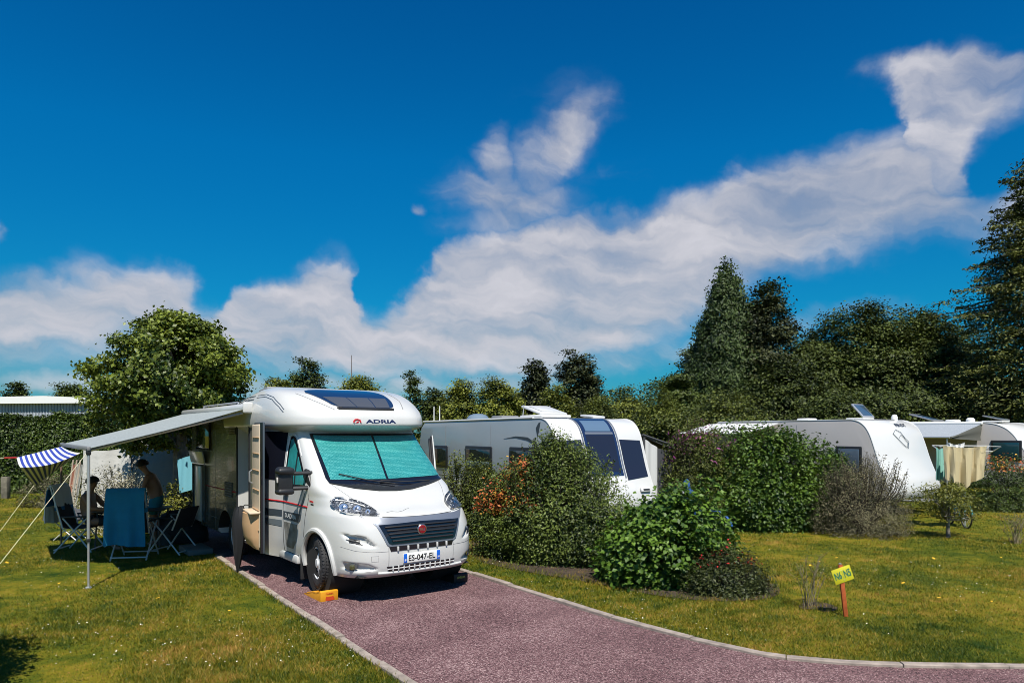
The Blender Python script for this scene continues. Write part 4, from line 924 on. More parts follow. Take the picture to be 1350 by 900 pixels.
# cab door window, black panel, decals (right hand side), plain copies on the hidden left side
for f, sg in ((sr, 1), (slf, -1)):
    w1 = patch(smooth_poly([(-1.14, 2.045), (-1.0, 2.055), (-.90, 2.0), (-.66, 1.75), (-.45, 1.53), (-.36, 1.38), (-.7, 1.345), (-1.13, 1.345)], 1), f, .005 if sg > 0 else -.005, .05).build('door_window', M_gloss, RV, smooth=60)
    patch([(-1.085, 2.0), (-1.01, 2.01), (-.80, 1.84), (-.80, 1.39), (-1.085, 1.39)], f, .009*sg, .06, .003).build('blind', M_teal, w1, smooth=60)
    patch([(-.74, 1.77), (-.45, 1.47), (-.44, 1.40), (-.74, 1.39)], f, .009*sg, .06, .003).build('blind', M_teal, w1, smooth=60)
    surf_tube([(-.77, 1.80), (-.77, 1.38)], f, .010).build('window_bar', M_black, w1)
    surf_tube([(-1.155, 1.35), (-1.16, 2.05), (-1.0, 2.075), (-.89, 2.03), (-.65, 1.78)], f, .007).build('window_seal', M_steelw, w1)
    patch([(-1.70, 2.115), (-1.20, 2.115), (-1.20, 1.42), (-1.69, 1.425)], f, .005*sg, .05).build('black_panel', mat('black_panel', (.008, .009, .016), .22, coat=.3), RV, smooth=60)
    surf_tube([(-1.72, 1.128), (-1.2, 1.126), (-.7, 1.124), (-.29, 1.118)], f, .011).build('red_stripe', M_red, RV)
    patch([(-1.71, .998), (-1.18, 1.005), (-1.18, .915), (-1.71, .90)], f, .004*sg, .05, .004).build('dark_stripe', M_slate, RV)
    patch([(-1.71, .855), (-1.18, .86), (-1.18, .77), (-1.71, .775)], f, .004*sg, .05, .004).build('grey_stripe', M_slate2, RV)
    patch([(-1.13, .995), (-.47, 1.005), (-.50, .925), (-.56, .885), (-1.13, .885)], f, .004*sg, .05, .004).build('dark_stripe', M_slate, RV)
    patch([(-1.12, .85), (-.60, .85), (-.66, .62), (-.80, .50), (-1.05, .50)], f, .004*sg, .05, .004).build('pattern_decal', mat('camouflage_decal', (.24, .235, .21), .4, var=(7, .6)), RV)
    patch([(-.47, 1.33), (-.385, 1.33), (-.41, 1.20), (-.47, 1.01), (-.56, 1.01), (-.52, 1.17)], f, .004*sg, .05, .004).build('grey_stripe', M_slate2, RV)
    patch([(-1.12, 1.33), (-1.03, 1.33), (-1.02, 1.15), (-1.12, 1.15)], f, .004*sg, .05, .004).build('grey_stripe', M_slate2, RV)
    g = MB(); h = Vector(f(-1.04, 1.24)); g.rbox(h+Vector((0, -.02*sg, 0)), (.16, .03, .035), .012); g.build('door_handle', M_black, RV)
lettering('door_lettering', 'D.ADRIA', .42, .062, lambda u, v: Vector(sr(-.86+u, .945+v))+Vector((0, -.0065, 0)), M_plate, RV, .02)
patch([(-.235, 1.215), (-.13, 1.205), (-.13, 1.185), (-.235, 1.195)], sr, .003, .05, .003).build('badge', M_red, RV)
patch([(-.20, 1.175), (-.12, 1.168), (-.12, 1.15), (-.20, 1.157)], sr, .003, .05, .003).build('badge', M_black, RV)
surf_tube([(-.40, 1.10), (-.33, 1.108), (-.25, 1.098), (-.17, 1.105), (-.10, 1.12), (-.05, 1.125)], fr, .004).build('bonnet_script', M_grey, cab)
# mirrors
for s in (-1,):
    mr = thing('mirror', None, None); mr.parent = RV
    g = MB(); g.rbox((-.36, s*1.30, 1.475), (.15, .21, .36), .045, 3); g.rbox((-.33, s*1.30, 1.60), (.17, .225, .09), .04, 3); g.rbox((-.34, s*1.30, 1.335), (.165, .22, .08), .035, 3); g.build('mirror_housing', M_black, mr)
    g = MB(); g.tube([(-.36, s*1.22, 1.565), (-.32, s*.94, 1.565)], .026, 8); g.tube([(-.36, s*1.22, 1.37), (-.30, s*.95, 1.37)], .028, 8); g.build('mirror_arm', M_black, mr)
    g = MB(); g.prism([(-.50, 1.33), (-.20, 1.31), (-.24, 1.44), (-.36, 1.60), (-.46, 1.62)], s*.91, s*1.0); g.build('mirror_base', M_black, mr, bevel=.02)
    g = MB(); g.rbox((-.438, s*1.30, 1.49), (.006, .17, .24), .002); g.build('mirror_glass', M_chrome, mr)
    g = MB(); g.rbox((-.30, s*1.41, 1.49), (.05, .012, .07), .005); g.build('indicator', mat('indicator_clear', (.6, .55, .5), .3), mr)
# far cab door standing open
DD = thing('cab_door', None, None, (-.38, 1.0, 0), R(-32)); DD.parent = RV
g = MB(); g.prism([(0, .45), (0, 1.30), (-.80, 1.36), (-.80, .45)], -.03, .03); g.build('door_panel', M_white, DD, bevel=.012)
g = MB(); g.tube([(-.02, 0, 1.30), (-.45, -.06, 1.98), (-.52, -.07, 2.03), (-.74, -.07, 2.03), (-.79, -.06, 1.98), (-.79, 0, 1.34)], .017, 8); g.build('window_frame', M_black, DD)
g = MB(); g.tube([(-.02, .02, 1.30), (-.45, -.04, 2.0), (-.52, -.05, 2.05), (-.74, -.05, 2.05), (-.80, -.04, 2.0), (-.81, .02, 1.34)], .009, 6); g.build('frame_edge', M_white, DD)
g = MB(); g.tube([(-.06, -.03, 1.30), (-.46, -.085, 1.94), (-.53, -.09, 1.99), (-.72, -.09, 1.99), (-.76, -.085, 1.95), (-.76, -.03, 1.34)], .024, 8); g.build('window_seal', M_black, DD)
g = MB(); g.prism([(-.04, 1.31), (-.46, 1.97), (-.76, 2.0), (-.77, 1.33)], -.045, -.030); g.build('door_glass', M_gloss, DD)
# roof cap
def cap_shell():
    zs = np.concatenate([[2.07, 2.10, 2.14, 2.178], np.linspace(2.19, 2.74, 36), np.linspace(2.75, 2.80, 12)]); rows = []
    for z in zs:
        w, xf, n = CWF(z), CXF(z), CN; th = np.linspace(0, math.pi/2, 500); x = CXB+(xf-CXB)*np.sin(th)**(2/n); y = w*np.cos(th)**(2/n)
        L_ = np.concatenate([[0], np.cumsum(np.hypot(np.diff(x), np.diff(y)))]); q = np.linspace(0, L_[-1], 48); xs, ys = np.interp(q, L_, x), np.interp(q, L_, y)
        ex = np.linspace(-3.7, CXB, 16)[:-1]; ez = []
        for e in ex:
            s = np.clip((e+3.7)/1.5, 0, 1); s = s*s*(3-2*s); ez.append(z if z < 2.48 else 2.48+(z-2.48)*(.30+.70*s))
        r = [(a, -w, c) for a, c in zip(ex, ez)]+[(a, -b, z) for a, b in zip(xs, ys)]; rows.append(r+[(a, -b, c) for a, b, c in r[-2::-1]])
    g = MB(); g.grid(rows); k = len(rows[0]); n0 = len(g.v)-k; top = rows[-1]; h = k//2
    for i in range(h): 
        a, b = n0+i, n0+k-1-i
        if i+1 < k-2-i: g.f.append((a, a+1, b-1, b)); g.mi.append(0)
    b0 = 0
    for i in range(h):
        a, b = i, k-1-i
        if i+1 < k-2-i: g.f.append((b, b-1, a+1, a)); g.mi.append(0)
    return g.build('roof_cap', M_white, RV, smooth=28)
capo = cap_shell()
sk = patch(smooth_poly([(-.80, 2.715), (-.62, 2.60), (-.44, 2.43), (.42, 2.43), (.50, 2.56), (.46, 2.725), (0, 2.735)], 2), cp, .012, .05, .03).build('roof_skylight', M_tinted, RV, smooth=60)
M_sbl = mat('skylight_blind', (.07, .075, .085), .25, coat=.8)
for y0, y1, t0, t1 in ((-.42, -.16, -.56, -.22), (-.145, .13, -.205, .13), (.145, .37, .145, .42)):
    patch([(y0, 2.455), (y1, 2.455), (t1, 2.60), (t0, 2.60)], cp, .016, .05, .003).build('blind', M_sbl, sk, smooth=60)
patch([(-.46, 2.445), (.43, 2.445), (.42, 2.425), (-.44, 2.425)], cp, .02, .06, .02).build('frame', M_black, sk)
surf_tube([(.60, 2.45), (.66, 2.58), (.62, 2.70)], cp, .007).build('roof_groove', M_grey, RV)
surf_tube([(-.50, 2.42), (-.72, 2.55), (-.86, 2.66)], cp, .005).build('roof_groove', M_grey, RV)
for dz in (0, .035): surf_tube([(-2.15, 2.665-dz), (-1.75, 2.665-dz), (-1.45, 2.615-dz), (-1.15, 2.50-dz), (-1.0, 2.42-dz)], cs, .006).build('roof_groove', M_slate, RV)
for dz in (0, .05):
    surf_tube([(-2.25, 2.66-dz), (-2.6, 2.655-dz), (-3.0, 2.60-dz), (-3.4, 2.53-dz)], lambda x, z: (x, -float(CWF(min(z, 2.79)))-.004, z-.0), .006).build('roof_groove', M_slate, RV)
lettering('cap_lettering', 'ADRIA', .485, .052, lambda u, v: Vector(cp(.16+u, 2.262+v))+Vector((.004, 0, 0)), M_navy, RV, .035)
g = MB()
for y0, y1, z0, z1 in (): pass
surf_tube([(-.265, 2.240), (-.265, 2.262), (-.245, 2.282), (-.205, 2.286), (-.17, 2.275), (-.16, 2.240)], lambda y, z: tuple(Vector(cp(y, z))+Vector((.004, 0, 0))), .011, n=6).build('cap_emblem', M_red, RV)
patch([(-.245, 2.238), (-.20, 2.262), (-.185, 2.25), (-.21, 2.235)], cp, .006, .05, .004).build('cap_emblem', M_red, RV)
# living box
def rounded(w, z0, z1, r, n=6):
    P = [(-w+.04, z0), (w-.04, z0)]
    P = [(-w, z0+.05), (-w+.05, z0), (w-.05, z0), (w, z0+.05)]
    P += [(w-r+r*math.cos(a), z1-r+r*math.sin(a)) for a in np.linspace(0, math.pi/2, n)]+[(-w+r-r*math.sin(a), z1-r+r*math.cos(a)) for a in np.linspace(0, math.pi/2, n)]; return P
g = MB(); rows = []
for x, k in ((-6.15, .965), (-6.11, .985), (-6.0, 1.), (-1.8, 1.)):
    rows.append([(x, y*k, 1.4+(z-1.4)*k) for y, z in rounded(1.13, .34, 2.55, .13)])
g.grid(rows, True); n = len(rows[0]); g.f += [tuple(range(n)), tuple(reversed(range(3*n, 4*n)))]; g.mi += [0, 0]
body = g.build('living_body', M_white, RV, smooth=0)
def cut(o, cutters):
    for c in cutters:
        b = o.modifiers.new('cut', 'BOOLEAN'); b.object = c; b.operation = 'DIFFERENCE'; b.solver = 'EXACT'
    bake(o)
    for c in cutters: bpy.data.objects.remove(c)
cc = []
for c, s in (((-2.68, -1.0, 1.30), (.62, .9, 1.80)), ((-5.45, -.95, .97), (.95, .9, 1.04))):
    g = MB(); g.box(c, s); cc.append(g.build('cutter', M_dark, RV, smooth=0))
for s in (-1, 1):
    g = MB(); g.lathe([(.43, 0), (.43, .5)], 32, Matrix.Translation((-3.70, s*.9-(.25 if s > 0 else .25), .35)) @ Matrix.Rotation(R(-90), 4, 'X')); cc.append(g.build('cutter', M_dark, RV, smooth=0))
cut(body, cc)
body.data.materials.append(mat('living_side_grey', (.20, .20, .175), .22, metal=.35, coat=.5, var=(1.2, .12)))  # side walls get a darker silver-grey than the white body
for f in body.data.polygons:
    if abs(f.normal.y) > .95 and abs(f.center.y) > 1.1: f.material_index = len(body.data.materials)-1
body.data.materials.append(M_dark)
for f in body.data.polygons:
    c = f.center
    if abs(c.y) < 1.12 and abs(c.x+3.7) < .5 and .40 < c.z < .86: f.material_index = len(body.data.materials)-1
smooth_mesh(body.data, 30)
g = MB(); g.box((-2.68, -.58, 1.28), (.60, .05, 1.7)); g.build('entrance_interior', mat('cabin_interior', (.12, .09, .06), .6, var=(3, .4)), body, smooth=0)
g = MB(); g.box((-5.45, -.56, .97), (.93, .05, 1.0)); g.build('locker_interior', M_dark, body, smooth=0)
g = MB()
for p in ([(-3.0, .42), (-3.0, 2.2), (-2.36, 2.2), (-2.36, .42)],): g.tube([(x, -1.135, z) for x, z in p], .016, 6, closed=True)
g.build('door_frame', M_black, body)
g = MB(); g.tube([(x, -1.135, z) for x, z in [(-5.93, .45), (-5.93, 1.49), (-4.97, 1.49), (-4.97, .45)]], .014, 6, closed=True); g.build('locker_frame', M_black, body)
g = MB(); g.rbox((-5.22, -1.20, .97), (.42, .035, 1.02), .012); g.build('locker_door', M_white, RV)
g = MB(); g.rbox((-5.40, -1.19, 1.64), (1.0, .03, .24), .012, rot=Matrix.Rotation(R(12), 3, 'X')); g.build('locker_flap', M_white, RV)
g = MB(); g.rbox((-5.09, -1.14, 2.03), (.92, .05, .46), .03, 3); wn = g.build('rear_window', M_window, RV)
g = MB(); g.tube([(x, -1.15, z) for x, z in [(-5.56, 2.27), (-4.62, 2.27), (-4.62, 1.79), (-5.56, 1.79)]], .014, 6, closed=True); g.build('window_frame', M_black, wn)
for x0, x1, z0, z1 in ((-3.45, -3.08, 2.07, 2.25), (-3.72, -3.28, 1.02, 1.27)):
    v = patch([(x0, z0), (x1, z0), (x1, z1), (x0, z1)], wr, .008, .1, .008).build('fridge_vent', M_black, RV)
    for k in range(6): g = MB(); g.rbox(((x0+x1)/2, -1.145, z0+.02+k*(z1-z0-.04)/5), (x1-x0-.04, .012, .014), .003, rot=Matrix.Rotation(R(25), 3, 'X')); g.build('slat', M_grey, v)
surf_tube([(-5.0, 1.128), (-3.05, 1.128)], wr, .010, step=.5).build('red_stripe', M_red, RV)
for x in (-4.30, -2.0): surf_tube([(x, .40), (x, 2.40)], wr, .003, step=.4).build('body_seam', M_grey, RV)
surf_tube([(-3.2, .60), (-2.4, .60)], wr, .004, step=.3).build('body_seam', M_grey, RV)
surf_tube([(-4.95, .60), (-4.2, .60)], wr, .004, step=.3).build('body_seam', M_grey, RV)
# entrance door, swung right round against the side
D_ = thing('entrance_door', None, None, (-1.98, -1.165, 0), R(-8)); D_.parent = RV
g = MB(); g.rbox((.36, 0, 1.32), (.70, .035, 1.86), .015); g.build('door_panel', M_slate, D_)
g = MB(); g.rbox((.36, -.032, 1.34), (.64, .05, 1.76), .035, 3); g.build('door_lining', M_beige, D_)
g = MB(); g.tube([(.70, -.03, .40), (.70, -.03, 2.24)], .02, 6); g.build('door_edge', M_gloss, D_)
for z in (.72, 1.0, 1.28, 1.56, 1.80, 2.03): g = MB(); g.rbox((.40, -.060, z), (.52, .02, .012), .003); g.build('shelf_line', M_tan, D_)
g = MB(); rows = []
for z, dpt in ((.44, .04), (.50, .11), (.62, .16), (.80, .18), (.93, .17), (.95, .17)): rows.append([(.06+.58*t, -.055-dpt*math.sin(math.pi*t)**.5, z) for t in np.linspace(0, 1, 15)])
g.grid(rows); g.add(rows[-1], [tuple(range(15))]); g.build('door_bin', M_tan, D_, smooth=50)
g = MB(); g.rbox((.38, -.11, .965), (.60, .16, .03), .012); g.build('bin_lid', M_beige, D_)
g = MB(); g.tube([(.12, -.06, 1.35), (.12, -.10, 1.38), (.12, -.10, 1.52), (.12, -.06, 1.55)], .013, 6); g.build('door_handle', M_grey, D_)
# roof fittings
g = MB(); g.rbox((-3.2, -.45, 2.66), (.55, .55, .12), .04); g.build('roof_hatch', M_steelw, RV)
g = MB(); g.rbox((-2.55, -.62, 2.775), (.42, .5, .06), .02, rot=Matrix.Rotation(R(-6), 3, 'Y')); g.build('roof_vent', M_grey, RV)
g = MB(); g.rbox((-4.4, -.2, 2.62), (1.2, 1.1, .035), .01); g.build('solar_panel', M_tinted, RV)
for y in (-.95, .95): g = MB(); g.tube([(-5.9, y, 2.54), (-5.85, y, 2.615), (-3.6, y, 2.615), (-3.55, y, 2.54)], .016, 6); g.build('roof_rail', M_alu, RV)
g = MB(); g.rbox((-6.16, 0, .55), (.06, 2.1, .30), .03); g.build('rear_bumper', M_grey, RV)
# wheels
def wheel(x, y, zc, s, steer=0):
    w = thing('wheel', None, None, (x, y, zc), R(steer)); w.parent = RV
    Mx = Matrix.Rotation(R(90)*s, 4, 'X') 
    prof = [(.205, -.085), (.215, -.10), (.27, -.108), (.315, -.100), (.334, -.082)]
    for c in (-.055, -.02, .02, .055): prof += [(.336, c-.013), (.325, c-.009), (.325, c+.003), (.336, c+.007)]
    prof += [(.334, .082), (.315, .100), (.27, .108), (.215, .10), (.205, .085)]
    g = MB(); g.lathe(prof, 40, Mx, close=True)
    g.build('tyre', M_tyre, w, smooth=40)
    g = MB(); g.lathe([(.208, -.09), (.212, .092), (.200, .096), (.190, .085), (.17, .07), (.06, .085), (.055, .10), (.0, .102)], 32, Mx); g.build('rim', M_alloy, w)
    for k in range(8):
        a = 6.283*k/8; g = MB(); g.rbox((0, 0, 0), (.085, .034, .012), .005); o = g.build('rim_slot', M_dark, w)
        o.data.transform(Mx @ Matrix.Rotation(a, 4, 'Z') @ Matrix.Translation((.133, 0, .0785)) @ Matrix.Rotation(R(-8), 4, 'Y'))
    g = MB()
    for k in range(48):
        a = 6.283*k/48
        for c, o_ in ((-.085, .03), (-.037, 0), (0, .05), (.037, 0), (.085, .03)):
            b = MB(); b.box((0, 0, 0), (.008, .030, .030)); Mt = Mx @ Matrix.Rotation(a+o_, 4, 'Z') @ Matrix.Translation((.335, 0, c)) @ Matrix.Rotation(R(20 if k % 2 else -20), 4, 'X'); g.add([Mt @ Vector(v) for v in b.v], b.f)
    g.build('tread', M_tyre, w, smooth=0)
for s in (-1, 1): wheel(0, s*.905, .335+.085, -s, -9); wheel(-3.70, s*.885, .335, -s)
# ================================================================= awning and camp
def stripes_mat(name, c1, c2, scale, axis='X', rough=.8, sharp=.02, transl=.25):
    m = bpy.data.materials.new(name); m.use_nodes = True; nt = m.node_tree; N, Lk = nt.nodes, nt.links; b = N['Principled BSDF']; b.inputs['Roughness'].default_value = rough
    uv = N.new('ShaderNodeUVMap'); sp = N.new('ShaderNodeSeparateXYZ'); Lk.new(uv.outputs[0], sp.inputs[0])
    q = N.new('ShaderNodeMath'); q.operation = 'MULTIPLY'; q.inputs[1].default_value = scale; Lk.new(sp.outputs[axis], q.inputs[0]); fr_ = N.new('ShaderNodeMath'); fr_.operation = 'FRACT'; Lk.new(q.outputs[0], fr_.inputs[0])
    gt = N.new('ShaderNodeMath'); gt.operation = 'GREATER_THAN'; gt.inputs[1].default_value = .5; Lk.new(fr_.outputs[0], gt.inputs[0])
    mx = N.new('ShaderNodeMix'); mx.data_type = 'RGBA'; mx.inputs['A'].default_value = (*c1, 1); mx.inputs['B'].default_value = (*c2, 1); Lk.new(gt.outputs[0], mx.inputs[0]); Lk.new(mx.outputs['Result'], b.inputs['Base Color'])
    t = N.new('ShaderNodeBsdfTranslucent'); Lk.new(mx.outputs['Result'], t.inputs['Color']); ms = N.new('ShaderNodeMixShader'); ms.inputs[0].default_value = transl
    Lk.new(b.outputs[0], ms.inputs[1]); Lk.new(t.outputs[0], ms.inputs[2]); Lk.new(ms.outputs[0], N['Material Output'].inputs['Surface']); return m
def cloth(name, P, m, parent=None, thick=.004, uv=True):
    """P[i][j] points of a sheet; uv u along j, v along i"""
    a, b = len(P), len(P[0]); g = MB(); g.grid(P); me = bpy.data.meshes.new(name); me.from_pydata(g.v, [], g.f); ul = me.uv_layers.new(name='UVMap')
    for f in me.polygons:
        for li in f.loop_indices: vi = me.loops[li].vertex_index; ul.data[li].uv = ((vi % b)/(b-1), (vi//b)/(a-1))
    o = link_mesh(name, me, m, parent)
    if thick: s = o.modifiers.new('solid', 'SOLIDIFY'); s.thickness = thick; s.offset = 0; bake(o)
    smooth_mesh(o.data, 60); return o
def bilerp(c, u, v):  # corners p00 p10 p01 p11
    return (Vector(c[0])*(1-u)+Vector(c[1])*u)*(1-v)+(Vector(c[2])*(1-u)+Vector(c[3])*u)*v
M_awn = mat('grey_awning_fabric', (.27, .30, .30), .8, var=(25, .18), bump=(120, .3, .003))
AW = thing('awning', 'grey roll-out awning on two poles fixed to the side of the motorhome', 'awning', mh(-4.3, -2.2, 0), MH_A)
inv = AW.matrix_basis.inverted()
def aw(x, y, z): return inv @ Vector(mh(x, y, z))
x0, x1 = -2.28, -6.30
P = [[aw(x0+(x1-x0)*u, -1.24-2.02*v, 2.46-.57*v-.035*math.sin(math.pi*v)*(.6+.4*math.sin(math.pi*u))+.006*math.sin(40*u)*math.sin(math.pi*v)) for u in np.linspace(0, 1, 40)] for v in np.linspace(0, 1, 14)]
cloth('canopy', P, M_awn, AW, .006)
g = MB(); g.rbox((0, 0, 0), (x0-x1+.14, .12, .13), .05, 3); g.build('cassette', M_white, AW, loc=aw((x0+x1)/2, -1.20, 2.48))
g = MB(); g.rbox((0, 0, 0), (.05, .15, .17), .05, 3); g.build('end_cap', M_white, AW, loc=aw(x0+.09, -1.21, 2.48)); 
g = MB(); g.rbox((0, 0, 0), (x0-x1+.04, .045, .06), .015); g.build('front_rail', M_grey, AW, loc=aw((x0+x1)/2, -3.27, 1.885))
for x in (x0-.06, x1+.06): g = MB(); g.tube([aw(x, -1.25, 2.40), aw(x, -2.3, 2.12), aw(x, -3.25, 1.86)], .022, 6); g.build('arm', M_alu, AW)
for wx, dia in ((x0-.02, .019), (x1+.02, .019)):
    b = Vector(mh(wx, -3.27)); pl = thing('pole', None, None, inv @ b); pl.parent = AW
    g = MB(); g.tube([(0, 0, .62), (0, 0, 1.88)], .020, 10); g.tube([(0, 0, .02), (0, 0, .64)], .014, 8); g.rbox((0, 0, .012), (.07, .07, .024), .006); g.build('tube', M_alu if wx > -3 else mat('brown_pole', (.16, .10, .07), .5), pl)
    g = MB(); g.rbox((0, 0, .65), (.055, .055, .05), .012); g.rbox((0, 0, 1.84), (.06, .06, .09), .015); g.build('clamp', M_black, pl)
# guy ropes
M_rope = mat('pale_rope', (.75, .72, .50), .8)
def rope(name, label, a, b, sag=.0, r=.0038):
    a, b = Vector(a), Vector(b); o = thing(name, label, 'rope', (b.x, b.y, 0), 0, 'guy ropes of the awning'); g = MB(); g.tube([a.lerp(b, t)-b.xy.to_3d()-Vector((0, 0, sag*4*t*(1-t))) for t in np.linspace(0, 1, 9)], r, 5); g.build('cord', M_rope, o)
    g = MB(); g.tube([(-.02, .0, -.12), (.03, 0, .07), (.05, 0, .055)], .006, 5); g.build('peg', M_alu, o)
rope('guy_rope', 'near pale guy rope from the front awning pole down to the lawn', mh(x0-.02, -3.28, 1.84), (-6.62, 8.32, .02))
rope('guy_rope', 'far pale guy rope from the rear awning pole down to the lawn', mh(x1+.02, -3.28, 1.80), (-9.0, 11.6, .02))
# striped sunshade
M_stripe = stripes_mat('blue_white_stripes', (.66, .66, .64), (.025, .05, .34), 9.5, 'X', transl=.12)
SH = thing('striped_sunshade', 'blue and white striped cloth tied out beyond the awning rail', 'sunshade', (-7.5, 10.6, 0)); so_ = Vector((-7.5, 10.6, 0))
def P3(px, py, D): return Vector((*at_d(px, D), z_at(py, D)))
A0, A1, A2, A3 = P3(27, 616, 10.3), P3(106, 597, 9.9), P3(22, 603, 11.6), P3(83, 588, 12.2)   # near-left, near-right, far-left, far-right
n_ = 30; top = [[bilerp((A0, A1, A2, A3), u, v)-so_-Vector((0, 0, .06*math.sin(math.pi*u)*(1-v)+.03*math.sin(math.pi*v))) for u in np.linspace(0, 1, n_)] for v in np.linspace(1, 0, 8)]
B0, B1 = P3(46, 640, 11.1), P3(84, 612, 10.9)
fl = [[bilerp((A0, A1, B0, B1), u, v)-so_-Vector((0, 0, .06*math.sin(math.pi*u)*(1-v)-.0)) for u in np.linspace(0, 1, n_)] for v in np.linspace(0, 1, 7)]
cloth('striped_cloth', top+fl[1:], M_stripe, SH, .003)
g = MB(); a = P3(-40, 604, 12.2); g.tube([A2-so_, (A2.lerp(a, .25))-so_], .012, 5); g.build('tie', M_red, SH); g = MB(); g.tube([A2.lerp(a, .2)-so_, a-so_], .006, 5); g.build('cord', M_rope, SH)
# folding camp chairs
M_cf = mat('chair_frame_light', (.62, .62, .60), .4, metal=.3); M_cs = mat('chair_fabric_dark', (.02, .022, .028), .85, bump=(200, .3, .002))
def camp_chair(label, loc, rz, recline=16, hb=.75):
    t = thing('camping_chair', label, 'chair', loc, rz, 'folding chairs under the awning'); w = .27
    # faces +x; seat .45 high, tall back behind
    r = R(recline); bt = Vector((-.22-hb*math.sin(r), 0, .45+hb*math.cos(r)))
    for s in (-1, 1):
        g = MB(); g.tube([(.26, s*w, .02), (-.02, s*w, .40), (-.20, s*w, .62)], .013, 6); g.build('front_leg', M_cf, t)
        g = MB(); g.tube([(-.34, s*w, .02), (.02, s*w, .44), (.20, s*w, .62)], .013, 6); g.build('rear_leg', M_cf, t)
        g = MB(); g.tube([(-.20, s*w, .44), (bt.x, s*w, bt.z)], .013, 6); g.build('back_post', M_cf, t)
        g = MB(); g.rbox((0, s*(w+.01), .64), (.44, .045, .03), .012); g.build('armrest', M_black, t)
    for x in (-.34, .26): g = MB(); g.tube([(x, -w, .07), (x, w, .07)], .012, 6); g.build('crossbar', M_cf, t)
    P = [[(.24-.46*u, (v-.5)*2*w*.96, .46-.03*math.sin(math.pi*u)) for v in np.linspace(0, 1, 6)] for u in np.linspace(0, 1, 8)]; cloth('seat', P, M_cs, t, .012)
    P = [[(-.22+(bt.x+.22)*u, (v-.5)*2*w*.96, .46+(bt.z-.46)*u) for v in np.linspace(0, 1, 6)] for u in np.linspace(0, 1, 8)]; cloth('backrest', P, M_cs, t, .014)
    return t
M_btowel = mat('blue_towel', (.012, .20, .36), .95, bump=(220, .8, .006), var=(5, .12))
def towel(name, label, cat, loc, rz, P, m, group=None, thick=.012):
    o = thing(name, label, cat, loc, rz, group); cloth('cloth', P, m, o, thick); return o
cx, cy = at(168, 739)
CH = R(100)    # back to the camera
camp_chair('folding camping chair seen from behind, blue towel over its back', (cx, cy+.25, 0), CH)
def drape(w, zt, zb, zf, bx, fold=.03, seed=1):
    """towel over a chair back at x=bx (top), hanging down behind to zb and in front to zf"""
    rng = np.random.default_rng(seed); ph = rng.random(4)*6; rows = []
    path = [(bx-.03-.05*(zt-z)-.02*math.sin((zt-z)*5), z) for z in np.linspace(zb, zt-.03, 16)]+[(bx, zt+.012), (bx+.035, zt-.02)]+[(bx+.05+.12*(zt-z), z) for z in np.linspace(zt-.08, zf, 5)]
    for x, z in path:
        k = (zt-z)*1.3; rows.append([(x-k*fold*(math.sin(v*11+ph[0])+.6*math.sin(v*23+ph[1])), (v-.5)*w*(1+.05*k*math.sin(z*3)), z-.02*math.sin(v*5+ph[2])*(z < zt-.5)) for v in np.linspace(0, 1, 22)])
    return rows
towel('blue_towel', 'plain blue bath towel over the back of the nearest camping chair', 'towel', (cx, cy+.25, 0), CH, drape(.58, 1.19, .28, .8, -.43), M_btowel)
cx2, cy2 = at_d(109, 12.1)
camp_chair('folding camping chair on the left, seated on, with a patterned towel over its back', (cx2, cy2, 0), R(8), 14)
M_ptowel = stripes_mat('patterned_towel', (.75, .74, .70), (.015, .16, .36), 1.55, 'Y', transl=.1)
towel('patterned_towel', 'white, blue and black patterned towel over the left camping chair', 'towel', (cx2, cy2, 0), R(8), drape(.56, 1.18, .52, .75, -.40, .02, 3), M_ptowel)
cx3, cy3 = at_d(226, 11.9)
camp_chair('folding camping chair on the right, nearest to the motorhome, facing the table', (cx3, cy3, 0), R(172), 20, .38)
# table and things on it
tx, ty = at_d(176, 12.5)
T = thing('camping_table', 'dark folding camping table under the awning between the chairs', 'table', (tx, ty, 0), R(12)); M_tab = mat('table_top_dark', (.05, .045, .04), .5, var=(5, .2))
g = MB(); g.rbox((0, 0, .70), (1.15, .70, .03), .01); g.build('tabletop', M_tab, T)
for sx in (-1, 1):
    for sy in (-1, 1): g = MB(); g.tube([(sx*.50, sy*.29, .69), (sx*.53, sy*.31, .01)], .014, 6); g.build('leg', mat('table_leg', (.10, .10, .10), .5, metal=.5), T)
g = MB(); g.lathe([(.0, 0), (.038, 0), (.040, .02), (.040, .17), (.030, .21), (.014, .245), (.014, .28), (0, .28)], 14); B_ = g.build('bottle', mat('green_bottle', (.20, .27, .20), .15, coat=.5), None, loc=Vector((tx-.36, ty-.05, .716)))
tag(B_, 'pale green bottle standing on the camping table', 'bottle')
g = MB(); g.lathe([(0, 0), (.03, 0), (.036, .09), (.032, .09), (.028, .01), (0, .008)], 14); B_ = g.build('cup', mat('dark_cup', (.05, .03, .03), .4), None, loc=Vector((tx-.1, ty-.16, .716))); tag(B_, 'small dark cup standing on the camping table', 'cup')
